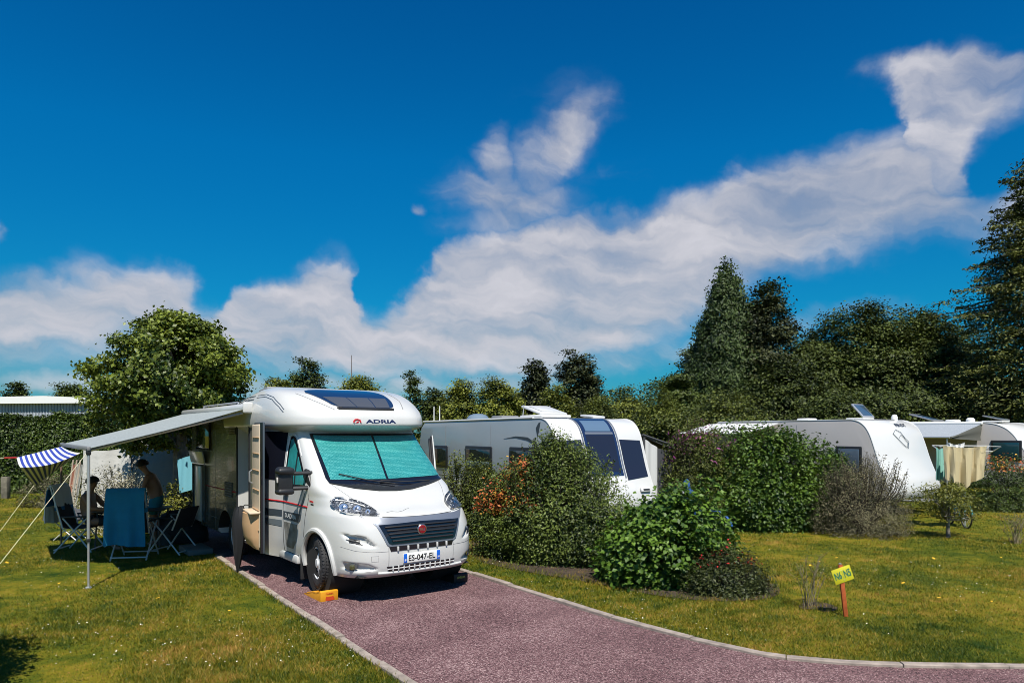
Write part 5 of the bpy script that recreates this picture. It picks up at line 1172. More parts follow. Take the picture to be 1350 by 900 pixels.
# people
M_skin = mat('skin_tan', (.30, .15, .09), .55, var=(6, .12)); M_hair = mat('dark_hair', (.012, .009, .008), .6, bump=(90, .8, .01)); M_teal_s = mat('teal_shorts', (.02, .20, .26), .8); M_darkc = mat('dark_clothes', (.018, .018, .022), .85)
def person(label, loc, rz, J, extra, shorts, hair):
    t = thing('person', label, 'person', loc, rz); names = list(J); idx = {n: i for i, n in enumerate(names)}
    joints = [J[n] for n in names]; edges = [(idx[a], idx[b]) for a, b in extra]
    # fingers: five short chains from each palm
    for h in ('handL', 'handR'):
        w = Vector(J['wrist'+h[-1]][:3]); p = Vector(J[h][:3]); d = (p-w).normalized(); sd_ = d.cross(Vector((0, 0, 1))); sd_ = sd_.normalized() if sd_.length > .1 else Vector((0, 1, 0)); dn = sd_.cross(d)*-1
        for k, (o_, l_) in enumerate(((-.030, .055), (-.011, .072), (.009, .076), (.029, .066))):
            a = p+sd_*o_+d*.035; b = a+d*l_*.55+dn*.008; c = b+d*l_*.4+dn*.022
            i0 = len(joints); joints += [(*a, .010), (*b, .0085), (*c, .007)]; edges += [(idx[h], i0), (i0, i0+1), (i0+1, i0+2)]
        a = p-sd_*.042+d*.005; b = a-sd_*.018+d*.04+dn*.012; i0 = len(joints); joints += [(*a, .011), (*b, .008)]; edges += [(idx[h], i0), (i0, i0+1)]
    body = skin_figure('body', joints, edges, M_skin, t, 2, idx['pelvis'])
    h = Vector(J['head'][:3]); f = (Vector(J['face'][:3])-h).normalized(); up = (Vector(J['crown'][:3])-Vector(J['neck'][:3])).normalized(); sdv = f.cross(up).normalized(); f = up.cross(sdv).normalized()
    for s in (-1, 1):
        g = MB(); g.lathe([(0, -.012), (.008, -.009), (.012, 0), (.008, .009), (0, .012)], 10, Matrix.Translation(h+f*.088+sdv*.033*s+up*.012)); g.build('eye', mat('eye_white', (.6, .58, .55), .3), t)
        g = MB(); g.rbox(h+sdv*.083*s-up*.005, (.035, .02, .06), .01); g.build('ear', M_skin, t)
    g = MB(); rows = []
    for th in np.linspace(.02, 1.75, 12):
        row = []
        for ph in np.linspace(0, 6.283, 21)[:-1]:
            cut_ = th*(1-.30*max(0, math.cos(ph))) ; d = up*math.cos(cut_)+(f*math.cos(ph)+sdv*math.sin(ph))*math.sin(cut_); k = 1+.035*math.sin(ph*7+th*5); row.append(h+up*.015-f*.008+Vector(d)*hair*k)
        rows.append(row)
    g.grid(rows, True); g.build('hair', M_hair, t, smooth=60, solid=.012)
    return t, body
def garment(name, t, joints, edges, m, root=0): return skin_figure(name, joints, edges, m, t, 2, root)
E_std = [('pelvis', 'belly'), ('belly', 'chest'), ('chest', 'neckb'), ('neckb', 'neck'), ('neck', 'head'), ('head', 'crown'), ('head', 'face'), ('chest', 'shL'), ('shL', 'elL'), ('elL', 'wristL'), ('wristL', 'handL'), ('chest', 'shR'), ('shR', 'elR'), ('elR', 'wristR'), ('wristR', 'handR'),
         ('pelvis', 'hipL'), ('hipL', 'kneeL'), ('kneeL', 'ankL'), ('ankL', 'toeL'), ('pelvis', 'hipR'), ('hipR', 'kneeR'), ('kneeR', 'ankR'), ('ankR', 'toeR')]
# seated, facing +x
J = dict(pelvis=(-.02, 0, .55, (.125, .15)), belly=(-.05, 0, .70, (.115, .145)), chest=(-.06, 0, .90, (.12, .16)), neckb=(-.03, 0, 1.05, .058), neck=(-.01, 0, 1.11, .052), head=(.02, 0, 1.20, (.088, .078)), crown=(.015, 0, 1.27, (.066, .06)), face=(.085, 0, 1.185, (.034, .03)),
         shL=(-.05, .19, .99, .055), elL=(.10, .25, .77, .042), wristL=(.33, .17, .745, .028), handL=(.40, .15, .745, (.018, .036)), shR=(-.05, -.19, .99, .055), elR=(.10, -.25, .77, .042), wristR=(.33, -.17, .745, .028), handR=(.40, -.15, .745, (.018, .036)),
         hipL=(.03, .10, .53, .085), kneeL=(.44, .12, .52, .056), ankL=(.42, .12, .09, .038), toeL=(.56, .13, .035, .032), hipR=(.03, -.10, .53, .085), kneeR=(.44, -.12, .52, .056), ankR=(.40, -.12, .09, .038), toeR=(.54, -.13, .035, .032))
px1, py1 = at_d(121, 12.15)
t1, b1 = person('person in dark shorts seated on the left camping chair, leaning arms on the table', (px1, py1, 0), R(8), J, E_std, None, .108)
garment('shorts', t1, [(-.02, 0, .56, (.14, .165)), (-.04, 0, .66, (.13, .155)), (.05, .10, .535, .098), (.34, .12, .53, .078), (.05, -.10, .535, .098), (.34, -.12, .53, .078)], [(0, 1), (0, 2), (2, 3), (0, 4), (4, 5)], M_darkc)
# standing, bent towards the table, facing -x
J = dict(pelvis=(0, 0, .88, (.12, .15)), belly=(.03, 0, 1.02, (.105, .14)), chest=(.10, 0, 1.20, (.115, .155)), neckb=(.17, 0, 1.345, .058), neck=(.205, 0, 1.40, .050), head=(.255, 0, 1.475, (.085, .078)), crown=(.275, 0, 1.545, (.066, .06)), face=(.318, 0, 1.445, (.034, .03)),
         shL=(.11, .19, 1.29, .052), elL=(.17, .23, 1.03, .040), wristL=(.36, .18, .88, .027), handL=(.43, .16, .84, (.018, .036)), shR=(.11, -.19, 1.29, .052), elR=(.13, -.24, 1.03, .040), wristR=(.31, -.17, .90, .027), handR=(.38, -.15, .87, (.018, .036)),
         hipL=(.0, .095, .84, .088), kneeL=(.05, .11, .46, .058), ankL=(-.02, .12, .09, .038), toeL=(.12, .14, .035, .032), hipR=(.0, -.095, .84, .088), kneeR=(.06, -.11, .46, .058), ankR=(.0, -.12, .09, .038), toeR=(.14, -.14, .035, .032))
px2, py2 = at_d(207, 12.75)
t2, b2 = person('bare-chested person in teal shorts standing bent over the camping table', (px2, py2, 0), R(190), J, E_std, None, .112)
garment('shorts', t2, [(0, 0, .89, (.132, .162)), (.015, 0, .97, (.122, .152)), (.01, .098, .82, .102), (.04, .108, .56, .092), (.01, -.098, .82, .102), (.05, -.108, .56, .092)], [(0, 1), (0, 2), (2, 3), (0, 4), (4, 5)], M_teal_s)
# stool with heap
sx_, sy_ = at_d(92, 13.4)
ST = thing('folding_stool', 'low folding stool on the lawn behind the left chair', 'stool', (sx_, sy_, 0))
g = MB(); g.rbox((0, 0, .40), (.50, .36, .03), .01); g.build('seat', M_cs, ST)
for s in (-1, 1): g = MB(); g.tube([(-.22, s*.15, .01), (.22, s*.15, .39)], .011, 6); g.tube([(.22, s*.15, .01), (-.22, s*.15, .39)], .011, 6); g.build('leg', M_cf, ST)
def heap(name, label, cat, loc, size, m, seed, base=0):
    rng = np.random.default_rng(seed); f = lump_fn(rng, 22, .35); rows = []
    for th in np.linspace(0, 1, 14):
        row = []
        for ph in np.linspace(0, 6.283, 29)[:-1]:
            e = th*1.62; d = np.array([[math.cos(ph)*math.sin(e), math.sin(ph)*math.sin(e), max(-.02, math.cos(e))]]); r = float(f(d)[0]); r *= 1+.05*math.sin(ph*9+th*14); row.append((d[0, 0]*size[0]*r, d[0, 1]*size[1]*r, max(0, d[0, 2]*size[2]*r)))
        rows.append(row)
    g = MB(); g.grid(rows, True); o = g.build(name, m, None, smooth=60); o.location = loc; return tag(o, label, cat)
heap('grey_blanket', 'crumpled grey blanket heaped on the folding stool', 'blanket', (sx_, sy_, .415), (.25, .19, .19), mat('grey_wool', (.10, .105, .12), .95, var=(8, .4)), 5)
bx, by = at_d(238, 13.2); heap('dark_bag', 'dark soft bag on the shaded ground between the right chair and the motorhome', 'bag', (bx, by, .0), (.34, .28, .36), M_cs, 6)
bx, by = at_d(222, 12.9); heap('small_dark_bag', 'smaller dark bag with a pale strap under the right camping chair', 'bag', (bx, by, .0), (.17, .15, .3), mat('bag_grey', (.06, .055, .05), .8), 7)
g = MB(); g.rbox((0, 0, .05), (.75, .4, .10), .02); o = g.build('entrance_mat', mat('step_grey', (.16, .16, .15), .8), None, loc=Vector((*at_d(258, 12.0), 0)), rot=(0, 0, MH_A)); tag(o, 'low grey step lying in the shade beside the rear of the motorhome', 'step')
# black cloth bag hanging at the open door
M_bag = mat('black_nylon', (.012, .012, .014), .55)
rows = []
for z, w, d in ((1.0, .05, .03), (.94, .09, .05), (.80, .12, .06), (.62, .115, .06), (.45, .095, .055), (.28, .065, .045), (.14, .036, .03), (.04, .012, .012)):
    rows.append([(w*math.cos(a)*(1+.10*math.sin(a*3+z*4))+.05*(z-.5), d*math.sin(a)*(1+.45*math.cos(a*8+z*2)), z+.02*math.sin(a*4)) for a in np.linspace(0, 6.283, 25)[:-1]])
g = MB(); g.grid(rows, True); g.f += [tuple(range(24)), tuple(reversed(range(168, 192)))]; g.mi += [0, 0]
BG = thing('hanging_bag', 'limp black nylon bag hanging from the open entrance door to the gravel', 'bag', mh(-2.02, -1.39), MH_A+R(25)); g.build('bag', M_bag, BG, smooth=60)
g = MB(); g.tube([(.03, 0, .98), (.10, .03, 1.03), (.16, .10, 1.02)], .008, 5); g.build('strap', M_bag, BG)
# levelling ramps
def ramp(label, x, y, m, red=True):
    t = thing('levelling_ramp', label, 'ramp', mh(x, y), MH_A, 'levelling ramps under the front wheels')
    g = MB(); g.prism([(.20, .0), (.205, .125), (.17, .135), (.06, .088), (-.06, .080), (-.36, .012), (-.36, 0)], -.115, .115); W0 = g.build('wedge', m, t, bevel=.006)
    for s in (-1, 1):
        g = MB(); g.prism([(.17, .135), (.06, .10), (-.06, .092), (-.34, .02), (-.34, .012), (-.06, .078), (.06, .084), (.17, .12)], s*.105-.012, s*.105+.012); g.build('side_rib', m, t)
    for k in range(5): g = MB(); xx = -.30+k*.055; g.rbox((xx, 0, .018+(xx+.36)*.227), (.014, .18, .012), .003, rot=Matrix.Rotation(R(-13), 3, 'Y')); g.build('grip_bar', m, t)
    return t
M_yel = mat('yellow_ramp_plastic', (.66, .29, .01), .5, var=(6, .1)); M_orange = mat('ramp_red_mark', (.50, .05, .01), .5)
r1 = ramp('yellow levelling ramp under the near front wheel of the motorhome', .16, -.985, M_yel)
g = MB(); g.prism([(-.052, .012), (.062, .012), (.062, .040), (.045, .068), (.035, .060), (-.030, .060), (-.040, .068), (-.052, .045)], .206, .2085, axis='x'); g.build('ramp_mark', M_orange, r1)
lettering('ramp_lettering', 'FIAMMA', .10, .020, lambda u, v: Vector((.2085, .0+u, .098+v)), M_orange, r1, .02)
r2 = ramp('black levelling ramp with yellow lettering under the far front wheel', .30, .885, mat('black_ramp_plastic', (.012, .012, .013), .6))
lettering('ramp_lettering', 'LEVELLER', .135, .030, lambda u, v: Vector((.2085, .0+u, .082+v)), mat('lime_lettering', (.42, .46, .08), .5), r2, .02)
# neighbours' tent behind the tree
N0 = at_d(192, 17.5); TN = thing('grey_blue_tent', 'slate blue and white tent behind the tree trunk and variegated shrub', 'tent', (*N0, 0), R(-20)); M_tb = mat('slate_canvas', (.21, .19, .15), .85, bump=(4, .5, .05)); M_tw = mat('white_canvas', (.36, .36, .34), .85, bump=(5, .6, .05))
rg, hw, ln = 1.98, 1.15, 1.3
g = MB(); g.grid([[(-.3+ln*2*(u-.0), y, z-.05*math.sin(math.pi*u)) for u in np.linspace(0, 1, 8)] for y, z in ((-hw, .0), (-hw*.92, .75), (-hw*.45, 1.45), (0, rg), (hw*.45, 1.45), (hw, 0))]); g.build('flysheet', M_tb, TN, solid=.01)
iT = TN.matrix_basis.inverted()
cloth('porch', [[iT @ (bilerp((P3(110, 592, 16.6), P3(172, 588, 16.9), P3(104, 668, 16.2), P3(178, 672, 16.4)), u, v)+Vector((0, .05*math.sin(u*11+v*2), -.07*math.sin(math.pi*u)*(1-v)))) for u in np.linspace(0, 1, 24)] for v in np.linspace(0, 1, 10)], M_tw, TN, .012)
px_t, py_t = at_d(90, 15.0); t = thing('folded_windbreak', 'folded striped windbreak on slanted poles behind the left chair', 'windbreak', (px_t, py_t, 0))
for k, c in enumerate(((.45, .20, .14), (.55, .53, .48), (.45, .45, .42))):
    g = MB(); g.tube([(k*.08-.1, 0, .0), (k*.08+.10, .02, 1.5)], .018, 6); g.build('pole', mat('windbreak_pole', (.4, .32, .25), .7), t)
    cloth('panel', [[(k*.08-.06+.18*v+.05*u, .02*math.sin(u*9), .35+1.05*v) for u in np.linspace(0, 1, 5)] for v in np.linspace(0, 1, 6)], mat('windbreak_cloth', c, .9), t, .006)
# light blue cloth at the rear
bx, by = at_d(243, 14.6); towel('pale_blue_sheet', 'pale blue sheet hanging between the tree trunk and the rear of the motorhome', 'sheet', (bx, by, 0), 0, [[(-.16+.34*u+.05*v, .03*math.sin(u*8+v*2), 1.52-.72*v+.10*u) for u in np.linspace(0, 1, 10)] for v in np.linspace(0, 1, 8)], mat('pale_blue_sheet', (.16, .42, .50), .9))
g = MB(); pw = Vector((*at(15, 656), 0)); g.rbox((0, 0, .35), (.20, .18, .7), .02); o = g.build('concrete_post', mat('weathered_concrete', (.15, .135, .10), .9, var=(9, .4)), None, loc=pw+Vector((0, -.25, 0))); tag(o, 'weathered concrete post standing against the foot of the clipped hedge', 'post')
# long low building behind the hedge
BL = thing('low_building', 'long low building with white flat roof edge and grey ribbed wall behind the hedge', 'building', (*at_d(60, 33), 0), R(3))
def rib_mat():
    m = mat('ribbed_grey_cladding', (.25, .27, .30), .6); N, Lk, b = nodes(m); tc = N.new('ShaderNodeTexCoord'); w = N.new('ShaderNodeTexWave'); w.inputs['Scale'].default_value = 2.2; w.inputs['Distortion'].default_value = 1.5; w.inputs['Detail'].default_value = 3; Lk.new(tc.outputs['Object'], w.inputs['Vector'])
    rp = N.new('ShaderNodeValToRGB'); rp.color_ramp.elements[0].color = (.16, .18, .21, 1); rp.color_ramp.elements[1].color = (.40, .43, .47, 1); Lk.new(w.outputs[0], rp.inputs[0]); Lk.new(rp.outputs[0], b.inputs['Base Color']); return m
M_rib = rib_mat()
g = MB(); xs = np.linspace(-9, 6.6, 261); g.grid([[(x, -.02-.03*(i % 2), z) for i, x in enumerate(xs)] for z in (0, 3.5)]); g.build('wall', M_rib, BL, smooth=0)
g = MB(); g.prism([(-9.4, 3.42), (2.0, 3.52), (2.0, 3.78), (.1, 3.86), (-9.4, 3.62)], -.3, 5); g.build('roof', mat('white_roof_membrane', (.74, .74, .72), .6), BL, smooth=0)
FN = thing('slatted_fence', 'weathered grey-brown slatted fence behind the tree at the end of the building', 'fence', (*at_d(228, 30), 0), R(4)); M_fn = mat('weathered_slats', (.17, .13, .09), .9, var=(3, .5))
g = MB(); rng = np.random.default_rng(3)
for x in np.arange(-3.4, 3.6, .12): g.box((x, rng.normal(0, .01), 1.45), (.10, .02, 2.9+rng.normal(0, .05)))
g.build('slats', M_fn, FN, smooth=0)
for x in (-2, .0, 2): g = MB(); g.box((x, .06, 1.4), (.1, .1, 2.9)); g.build('post', M_fn, FN, smooth=0)
x, y = at_d(463.5, 70); g = MB(); g.tube([(0, 0, 0), (0, 0, z_at(468, 70))], [.10, .03], 8); o = g.build('radio_mast', mat('mast_rust', (.12, .10, .10), .7), None, loc=Vector((x, y, 0))); tag(o, 'thin distant mast rising above the treetops behind the motorhome', 'mast')
# ================================================================= caravans
CAR_A = math.atan2(-.866, .5); G_c = 'caravans on the neighbouring pitches'
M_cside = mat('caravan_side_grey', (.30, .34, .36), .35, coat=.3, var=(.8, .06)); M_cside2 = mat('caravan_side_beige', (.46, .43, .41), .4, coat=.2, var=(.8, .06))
M_cwhite = mat('caravan_white', (.60, .60, .59), .3, coat=.4, var=(.9, .03)); M_blueglass = mat('blue_tinted_window', (.016, .019, .034), .16, coat=.3); M_bluedeep = mat('blue_front_panel', (.012, .026, .075), .2, coat=.3)
M_teal_w = mat('teal_window', (.012, .05, .06), .12, coat=.6)
class Caravan:
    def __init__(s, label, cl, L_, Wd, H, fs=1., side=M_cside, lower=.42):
        """cl = ground point under the left crest corner"""
        c = Vector(cl)+Vector((.866, .5))*Wd/2; s.W, s.H, s.L = Wd, H, L_; s.t = thing('caravan', label, 'caravan', (c.x, c.y, 0), CAR_A, G_c); k = H/2.42
        fp = [(0, 2.42), (.2, 2.375), (.38, 2.25), (.5, 2.07), (.62, 1.76), (.72, 1.45), (.86, 1.1), (.97, .85), (1.01, .62), (.93, lower)]
        s.fp = [(x*fs, z*k) for x, z in fp]; rp = [(-L_, lower), (-L_-.06, 1.0), (-L_-.02, 1.7), (-L_+.12, 2.25*k), (-L_+.4, 2.42*k)]
        P = [(-.9, 2.435*k)]+s.fp; sl_ = np.concatenate([[0], np.cumsum([math.hypot(b[0]-a[0], b[1]-a[1]) for a, b in zip(P[:-1], P[1:])])]); s.fx, s.fz = pchip(sl_, [p[0] for p in P]), pchip(sl_, [p[1] for p in P]); s.smax = sl_[-1]
        q = np.linspace(.9, s.smax, 40); prof = [(float(s.fx(a)), float(s.fz(a))) for a in q]+rp
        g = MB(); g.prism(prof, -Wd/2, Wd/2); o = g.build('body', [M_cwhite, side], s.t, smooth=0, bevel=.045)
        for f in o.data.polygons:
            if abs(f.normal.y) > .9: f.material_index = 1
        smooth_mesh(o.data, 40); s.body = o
        for sd_ in (-1, 1):
            g = MB(); g.tube([(x*.985-.01, sd_*(Wd/2-.01), z) for x, z in [(-L_+.4, 2.42*k)]+[(float(s.fx(a)), float(s.fz(a))) for a in q[:-3]]], .014, 6); g.build('edge_trim', M_cwhite, s.t)
            g = MB(); g.lathe([(.19, -.09), (.29, -.09), (.31, -.05), (.31, .05), (.29, .09), (.19, .09)], 24, Matrix.Translation((-L_*.5, sd_*(Wd/2-.16), .31)) @ Matrix.Rotation(R(90), 4, 'X'), close=True); w = g.build('wheel', M_tyre, s.t)
            g = MB(); g.lathe([(0, -.05), (.19, -.04), (.19, .04), (0, .05)], 20, Matrix.Translation((-L_*.5, sd_*(Wd/2-.13), .31)) @ Matrix.Rotation(R(90), 4, 'X')); g.build('rim', M_alloy, w)
        for sd_ in (-1, 1):
            y = sd_*(Wd/2+.001)
            for z_, x1_ in ((.98*k, .72*fs), (.66, .85*fs)): g = MB(); g.tube([(-L_+.05, y, z_), (x1_, y, z_)], .007, 5); g.build('side_seam', M_grey, s.t)
            for x_ in (-L_*.33, -L_*.72): g = MB(); g.tube([(x_, y, .45), (x_, y, 2.30*k)], .0035, 4); g.build('side_seam', M_grey, s.t)
            g = MB(); g.rbox((-L_*.6, y, .75), (.42, .012, .30), .02); g.build('service_hatch', M_cwhite, s.t)
        g = MB(); g.tube([(.9, 0, .40), (2.0, 0, .42)], .04, 6); g.tube([(.7, -.5, .40), (1.9, 0, .42)], .03, 6); g.tube([(.7, .5, .40), (1.9, 0, .42)], .03, 6); g.tube([(1.7, .12, .0), (1.7, .12, .6)], .03, 6); g.build('drawbar', M_grey, s.t)
        g = MB(); g.box((-L_/2, 0, .36), (L_-.4, Wd-.5, .12)); g.build('chassis', M_dark, s.t, smooth=0)
    def front(s, y, v): return (float(s.fx(v)), y, float(s.fz(v)))
    def sz(s, z):
        """arc position of a height on the front"""
        q = np.linspace(.9, s.smax, 400); return float(q[np.argmin(np.abs(s.fz(q)-z))])
    def fpatch(s, name, poly, m, off=.012, parent=None, thick=.02):
        return patch(poly, lambda y, v: s.front(y, v), -off, .07, -thick).build(name, m, parent or s.t, smooth=60)
    def window(s, x0, x1, z0, z1, m, sd_=-1, blind=None):
        y = sd_*s.W/2; g = MB(); g.rbox(((x0+x1)/2, y, (z0+z1)/2), (x1-x0, .05, z1-z0), .05, 3); w = g.build('window', M_black, s.t)
        g = MB(); g.rbox(((x0+x1)/2, y+sd_*.022, (z0+z1)/2), (x1-x0-.14, .02, z1-z0-.14), .04, 3); g.build('pane', m, w)
        if blind: g = MB(); g.rbox(((x0+x1)/2, y+sd_*.030, z0+(z1-z0)*.28), (x1-x0-.2, .012, (z1-z0)*.30), .02); g.build('blind', blind, w)
        return w
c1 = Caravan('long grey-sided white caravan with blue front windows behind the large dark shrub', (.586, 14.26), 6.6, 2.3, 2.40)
c1.window(-3.52, -2.1, 1.13, 1.77, M_window, blind=mat('pale_blind', (.10, .14, .15), .5)); c1.window(-1.27, -.02, 1.08, 1.78, M_window); c1.window(-5.6, -4.6, 1.15, 1.75, M_window)
zz = c1.sz; strip = c1.fpatch('front_panel', [(-.42, .35), (.42, .35), (.42, zz(1.2)), (-.42, zz(1.2))], M_bluedeep)
c1.fpatch('pane', [(-.33, zz(2.34)), (.33, zz(2.34)), (.33, zz(2.12)), (-.33, zz(2.12))], mat('front_skylight', (.10, .16, .24), .08, coat=1), .018, strip); c1.fpatch('pane', [(-.36, zz(2.04)), (.36, zz(2.04)), (.36, zz(1.28)), (-.36, zz(1.28))], M_blueglass, .016, strip)
c1.fpatch('trim', [(-.36, zz(2.10)), (.36, zz(2.10)), (.36, zz(2.06)), (-.36, zz(2.06))], M_silver, .022, strip, .01)
for sg in (-1, 1): 
    p = [(sg*.50, zz(1.95)), (sg*1.06, zz(1.93)), (sg*1.06, zz(1.16)), (sg*.50, zz(1.10))]; c1.fpatch('front_window', p if sg > 0 else p[::-1], M_blueglass)
    c1.fpatch('edge_line', ([(sg*.44, .9), (sg*.47, .9), (sg*.47, zz(1.15)), (sg*.44, zz(1.15))])[::sg], M_silver, .014, None, .01)
c1.fpatch('locker_lid', [(-.75, zz(1.02)), (.62, zz(1.02)), (.62, zz(.55)), (-.75, zz(.55))], M_cwhite, .014)
for y in (-.9, .86): hp = Vector(c1.front(y, zz(.90))); g = MB(); g.rbox(hp+Vector((.03, 0, 0)), (.05, .26, .10), .02, rot=Matrix.Rotation(R(-25), 3, 'Y')); hh = g.build('grab_handle', M_cwhite, c1.t); g = MB(); g.rbox(hp+Vector((.055, .01, .0)), (.02, .17, .04), .008, rot=Matrix.Rotation(R(-25), 3, 'Y')); g.build('grip', M_black, hh)
# swoosh and highlight decals on the side
sd1 = lambda x, z: (x, -1.15, z)
patch([(-1.55, 1.96), (-1.0, 1.985), (-.5, 1.93), (-.10, 1.80), (-.10, 1.86), (-.5, 2.0), (-1.0, 2.02)], sd1, .004, .1, .004).build('decal', M_slate, c1.t)
patch([(-.16, 2.20), (-.06, 2.30), (.02, 2.32), (-.05, 2.10), (-.10, 2.0)], sd1, .004, .1, .004).build('decal', M_slate, c1.t)
g = MB(); g.tube([(-6.3, -1.13, 2.41), (-.3, -1.13, 2.415)], .03, 6); g.build('awning_rail', M_cwhite, c1.t)
hd = thing('roof_hatch', None, None, (-.75, -.25, 2.44)); hd.parent = c1.t
g = MB(); g.rbox((-.45, 0, .03), (.95, .80, .06), .02); g.build('frame', M_steelw, hd)
g = MB(); g.rbox((0, 0, 0), (.86, .74, .05), .02); g.rbox((0, 0, .035), (.6, .5, .03), .02); g.build('lid', M_cwhite, hd, loc=(-.50, 0, .175), rot=(0, R(13), 0))
g = MB(); g.rbox((0, 0, 0), (.7, .58, .02), .008); g.build('lid_glass', M_grey, hd, loc=(-.51, 0, .14), rot=(0, R(13), 0))
for y in (-.36, .36): g = MB(); g.tube([(-.85, y, .05), (-.80, y, .30)], .012, 5); g.build('strut', M_alu, hd)
g = MB(); g.lathe([(.30, 0), (.30, .05), (.24, .13), (.12, .17), (0, .18)], 24, Matrix.Translation((-4.3, -.4, 2.43))); g.build('roof_dome', mat('smoked_dome', (.16, .21, .26), .15, coat=.6), c1.t)
g = MB(); g.rbox((-3.0, -.3, 2.48), (.55, .5, .09), .03); g.build('roof_vent', M_grey, c1.t)
g = MB(); g.rbox((-.55, .62, 2.47), (.5, .35, .05), .02, rot=Matrix.Rotation(R(6), 3, 'Y')); g.build('roof_vent', M_cwhite, c1.t)
for x in (-6.1, -5.7): g = MB(); g.tube([(x, -.9, 2.42), (x, -.9, 2.85)], .014, 6); g.build('aerial', M_steelw, c1.t)
# porch awning on its far side
M_pan = mat('anthracite_canvas', (.05, .052, .058), .85); M_pw = mat('pale_canvas', (.55, .55, .54), .8)
PA = thing('porch_awning', 'dark porch awning with a pale panel on the far side of the white caravan', 'awning', c1.t.location, CAR_A)
cloth('roof', [[(-3.2+3.7*u, 1.18+1.55*v, 2.05-.42*v-.06*math.sin(math.pi*v)) for u in np.linspace(0, 1, 10)] for v in np.linspace(0, 1, 8)], M_pan, PA, .02)
for y, zt in ((1.24, 2.0), (2.0, 1.83), (2.72, 1.62)):
    g = MB(); g.tube([(.5, y, 0), (.5, y, zt)], .03 if y != 2.0 else .045, 6); g.build('pole', M_pan, PA)
cloth('front_panel', [[(.49+.02*math.sin(u*9), 1.28+.34*u, .05+(1.9-.18*u)*v) for u in np.linspace(0, 1, 8)] for v in np.linspace(0, 1, 8)], M_pw, PA, .012)
cloth('side_panel', [[(.49+.02*math.sin(u*9), 1.64+1.02*u, .05+(1.7-.18*u)*v) for u in np.linspace(0, 1, 8)] for v in np.linspace(0, 1, 8)], M_pan, PA, .012)
g = MB(); g.tube([(.5, 1.2, 2.05), (.5, 2.75, 1.63), (.5, 3.6, 1.78)], .028, 6); g.build('rafter', M_pan, PA)
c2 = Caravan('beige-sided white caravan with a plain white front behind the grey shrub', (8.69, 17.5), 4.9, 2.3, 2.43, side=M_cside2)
c2.window(-.42, .30, 1.02, 1.75, mat('slate_window', (.08, .11, .15), .12, coat=.5)); c2.window(-3.4, -2.2, 1.05, 1.7, M_window)
zz = c2.sz
sd2 = lambda y, v: Vector(c2.front(y, v))
def fl(u, v, y0, s0): p = Vector(c2.front(y0+u, s0-v)); return p+Vector((.016, 0, .01))
lettering('front_lettering', 'FENDT', .46, .11, lambda u, v: fl(u, v, .40, zz(2.29)), M_gloss, c2.t, .03)
bird = [(-.30, .18), (-.12, .30), (.02, .22), (.10, .05), (.20, -.05), (.10, -.22), (-.05, -.12), (-.16, .0), (-.30, .18)]
g = MB(); g.tube([fl(u*1.1, v, .15, zz(1.90)) for u, v in bird], .008, 5); g.tube([fl(u*.6+.05, v*.6-.02, .15, zz(1.88)) for u, v in bird[:6]], .006, 5); g.build('swirl_decal', M_slate2, c2.t)
g = MB(); g.tube([(float(c2.fx(v)), y, float(c2.fz(v))+.008) for y, v in [(-1.05, .93), (1.05, .93)]], .018, 5); g.build('seam', M_grey, c2.t)
def lid(car, x, y, w, d, ang, mt, glass=None):
    h = thing('roof_hatch', None, None, (x, y, car.H+.02)); h.parent = car.t; g = MB(); g.rbox((0, 0, .02), (w, d, .05), .015); g.build('frame', M_steelw, h)
    g = MB(); g.rbox((-w/2, 0, 0), (w, d, .035), .012); l = g.build('lid', mt, h, loc=(w/2, 0, .06), rot=(0, R(ang), 0))
    if glass: g = MB(); g.rbox((-w/2, 0, .02), (w*.82, d*.82, .012), .005); g.build('lid_glass', glass, l)
M_hglass = mat('hatch_acrylic', (.05, .09, .14), .1, coat=1)
lid(c2, -.5, .0, .50, .50, 46, M_alu, M_hglass)
g = MB(); g.lathe([(.08, 0), (.08, .10), (.05, .16), (0, .17)], 14, Matrix.Translation((.0, .75, 2.42))); g.build('roof_cowl', M_steelw, c2.t)
g = MB(); g.rbox((-2.3, .2, 2.47), (.4, .4, .1), .03); g.build('roof_vent', M_steelw, c2.t)
CN = thing('caravan_canopy', 'pale canopy stretched from the rear of the middle caravan with dark edge', 'awning', c2.t.location, CAR_A)
cloth('canopy', [[(-4.8+2.6*u, -1.18-1.35*v, 2.36-.30*v) for u in np.linspace(0, 1, 8)] for v in np.linspace(0, 1, 6)], M_pw, CN, .02)
for u in (-4.8, -2.25): g = MB(); g.tube([(u, -2.53, 0), (u, -2.53, 2.05)], .02, 6); g.build('pole', M_pan, CN)
g = MB(); g.tube([(-4.85, -2.54, 2.05), (-2.2, -2.54, 2.05)], .035, 6); g.build('edge_pole', M_pan, CN)
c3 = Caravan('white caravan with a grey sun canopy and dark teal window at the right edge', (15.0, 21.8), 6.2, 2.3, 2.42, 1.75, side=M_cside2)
c3.window(.26, 1.12, 1.22, 1.86, M_teal_w); c3.window(-3.2, -2.0, 1.2, 1.8, M_window)
lid(c3, -2.2, -.3, .9, .7, 16, M_grey, M_hglass); lid(c3, .1, -.5, .6, .5, 14, M_grey, M_hglass)
g = MB(); g.rbox((-1.2, -.5, 2.48), (.35, .35, .12), .04); g.build('roof_vent', M_steelw, c3.t); g = MB(); g.lathe([(.13, 0), (.13, .1), (.08, .16), (0, .17)], 14, Matrix.Translation((-.7, -.4, 2.43))); g.build('roof_cowl', M_steelw, c3.t)
C3A = thing('sun_canopy', 'grey sun canopy rolled out from the side of the right-hand caravan', 'awning', c3.t.location, CAR_A)
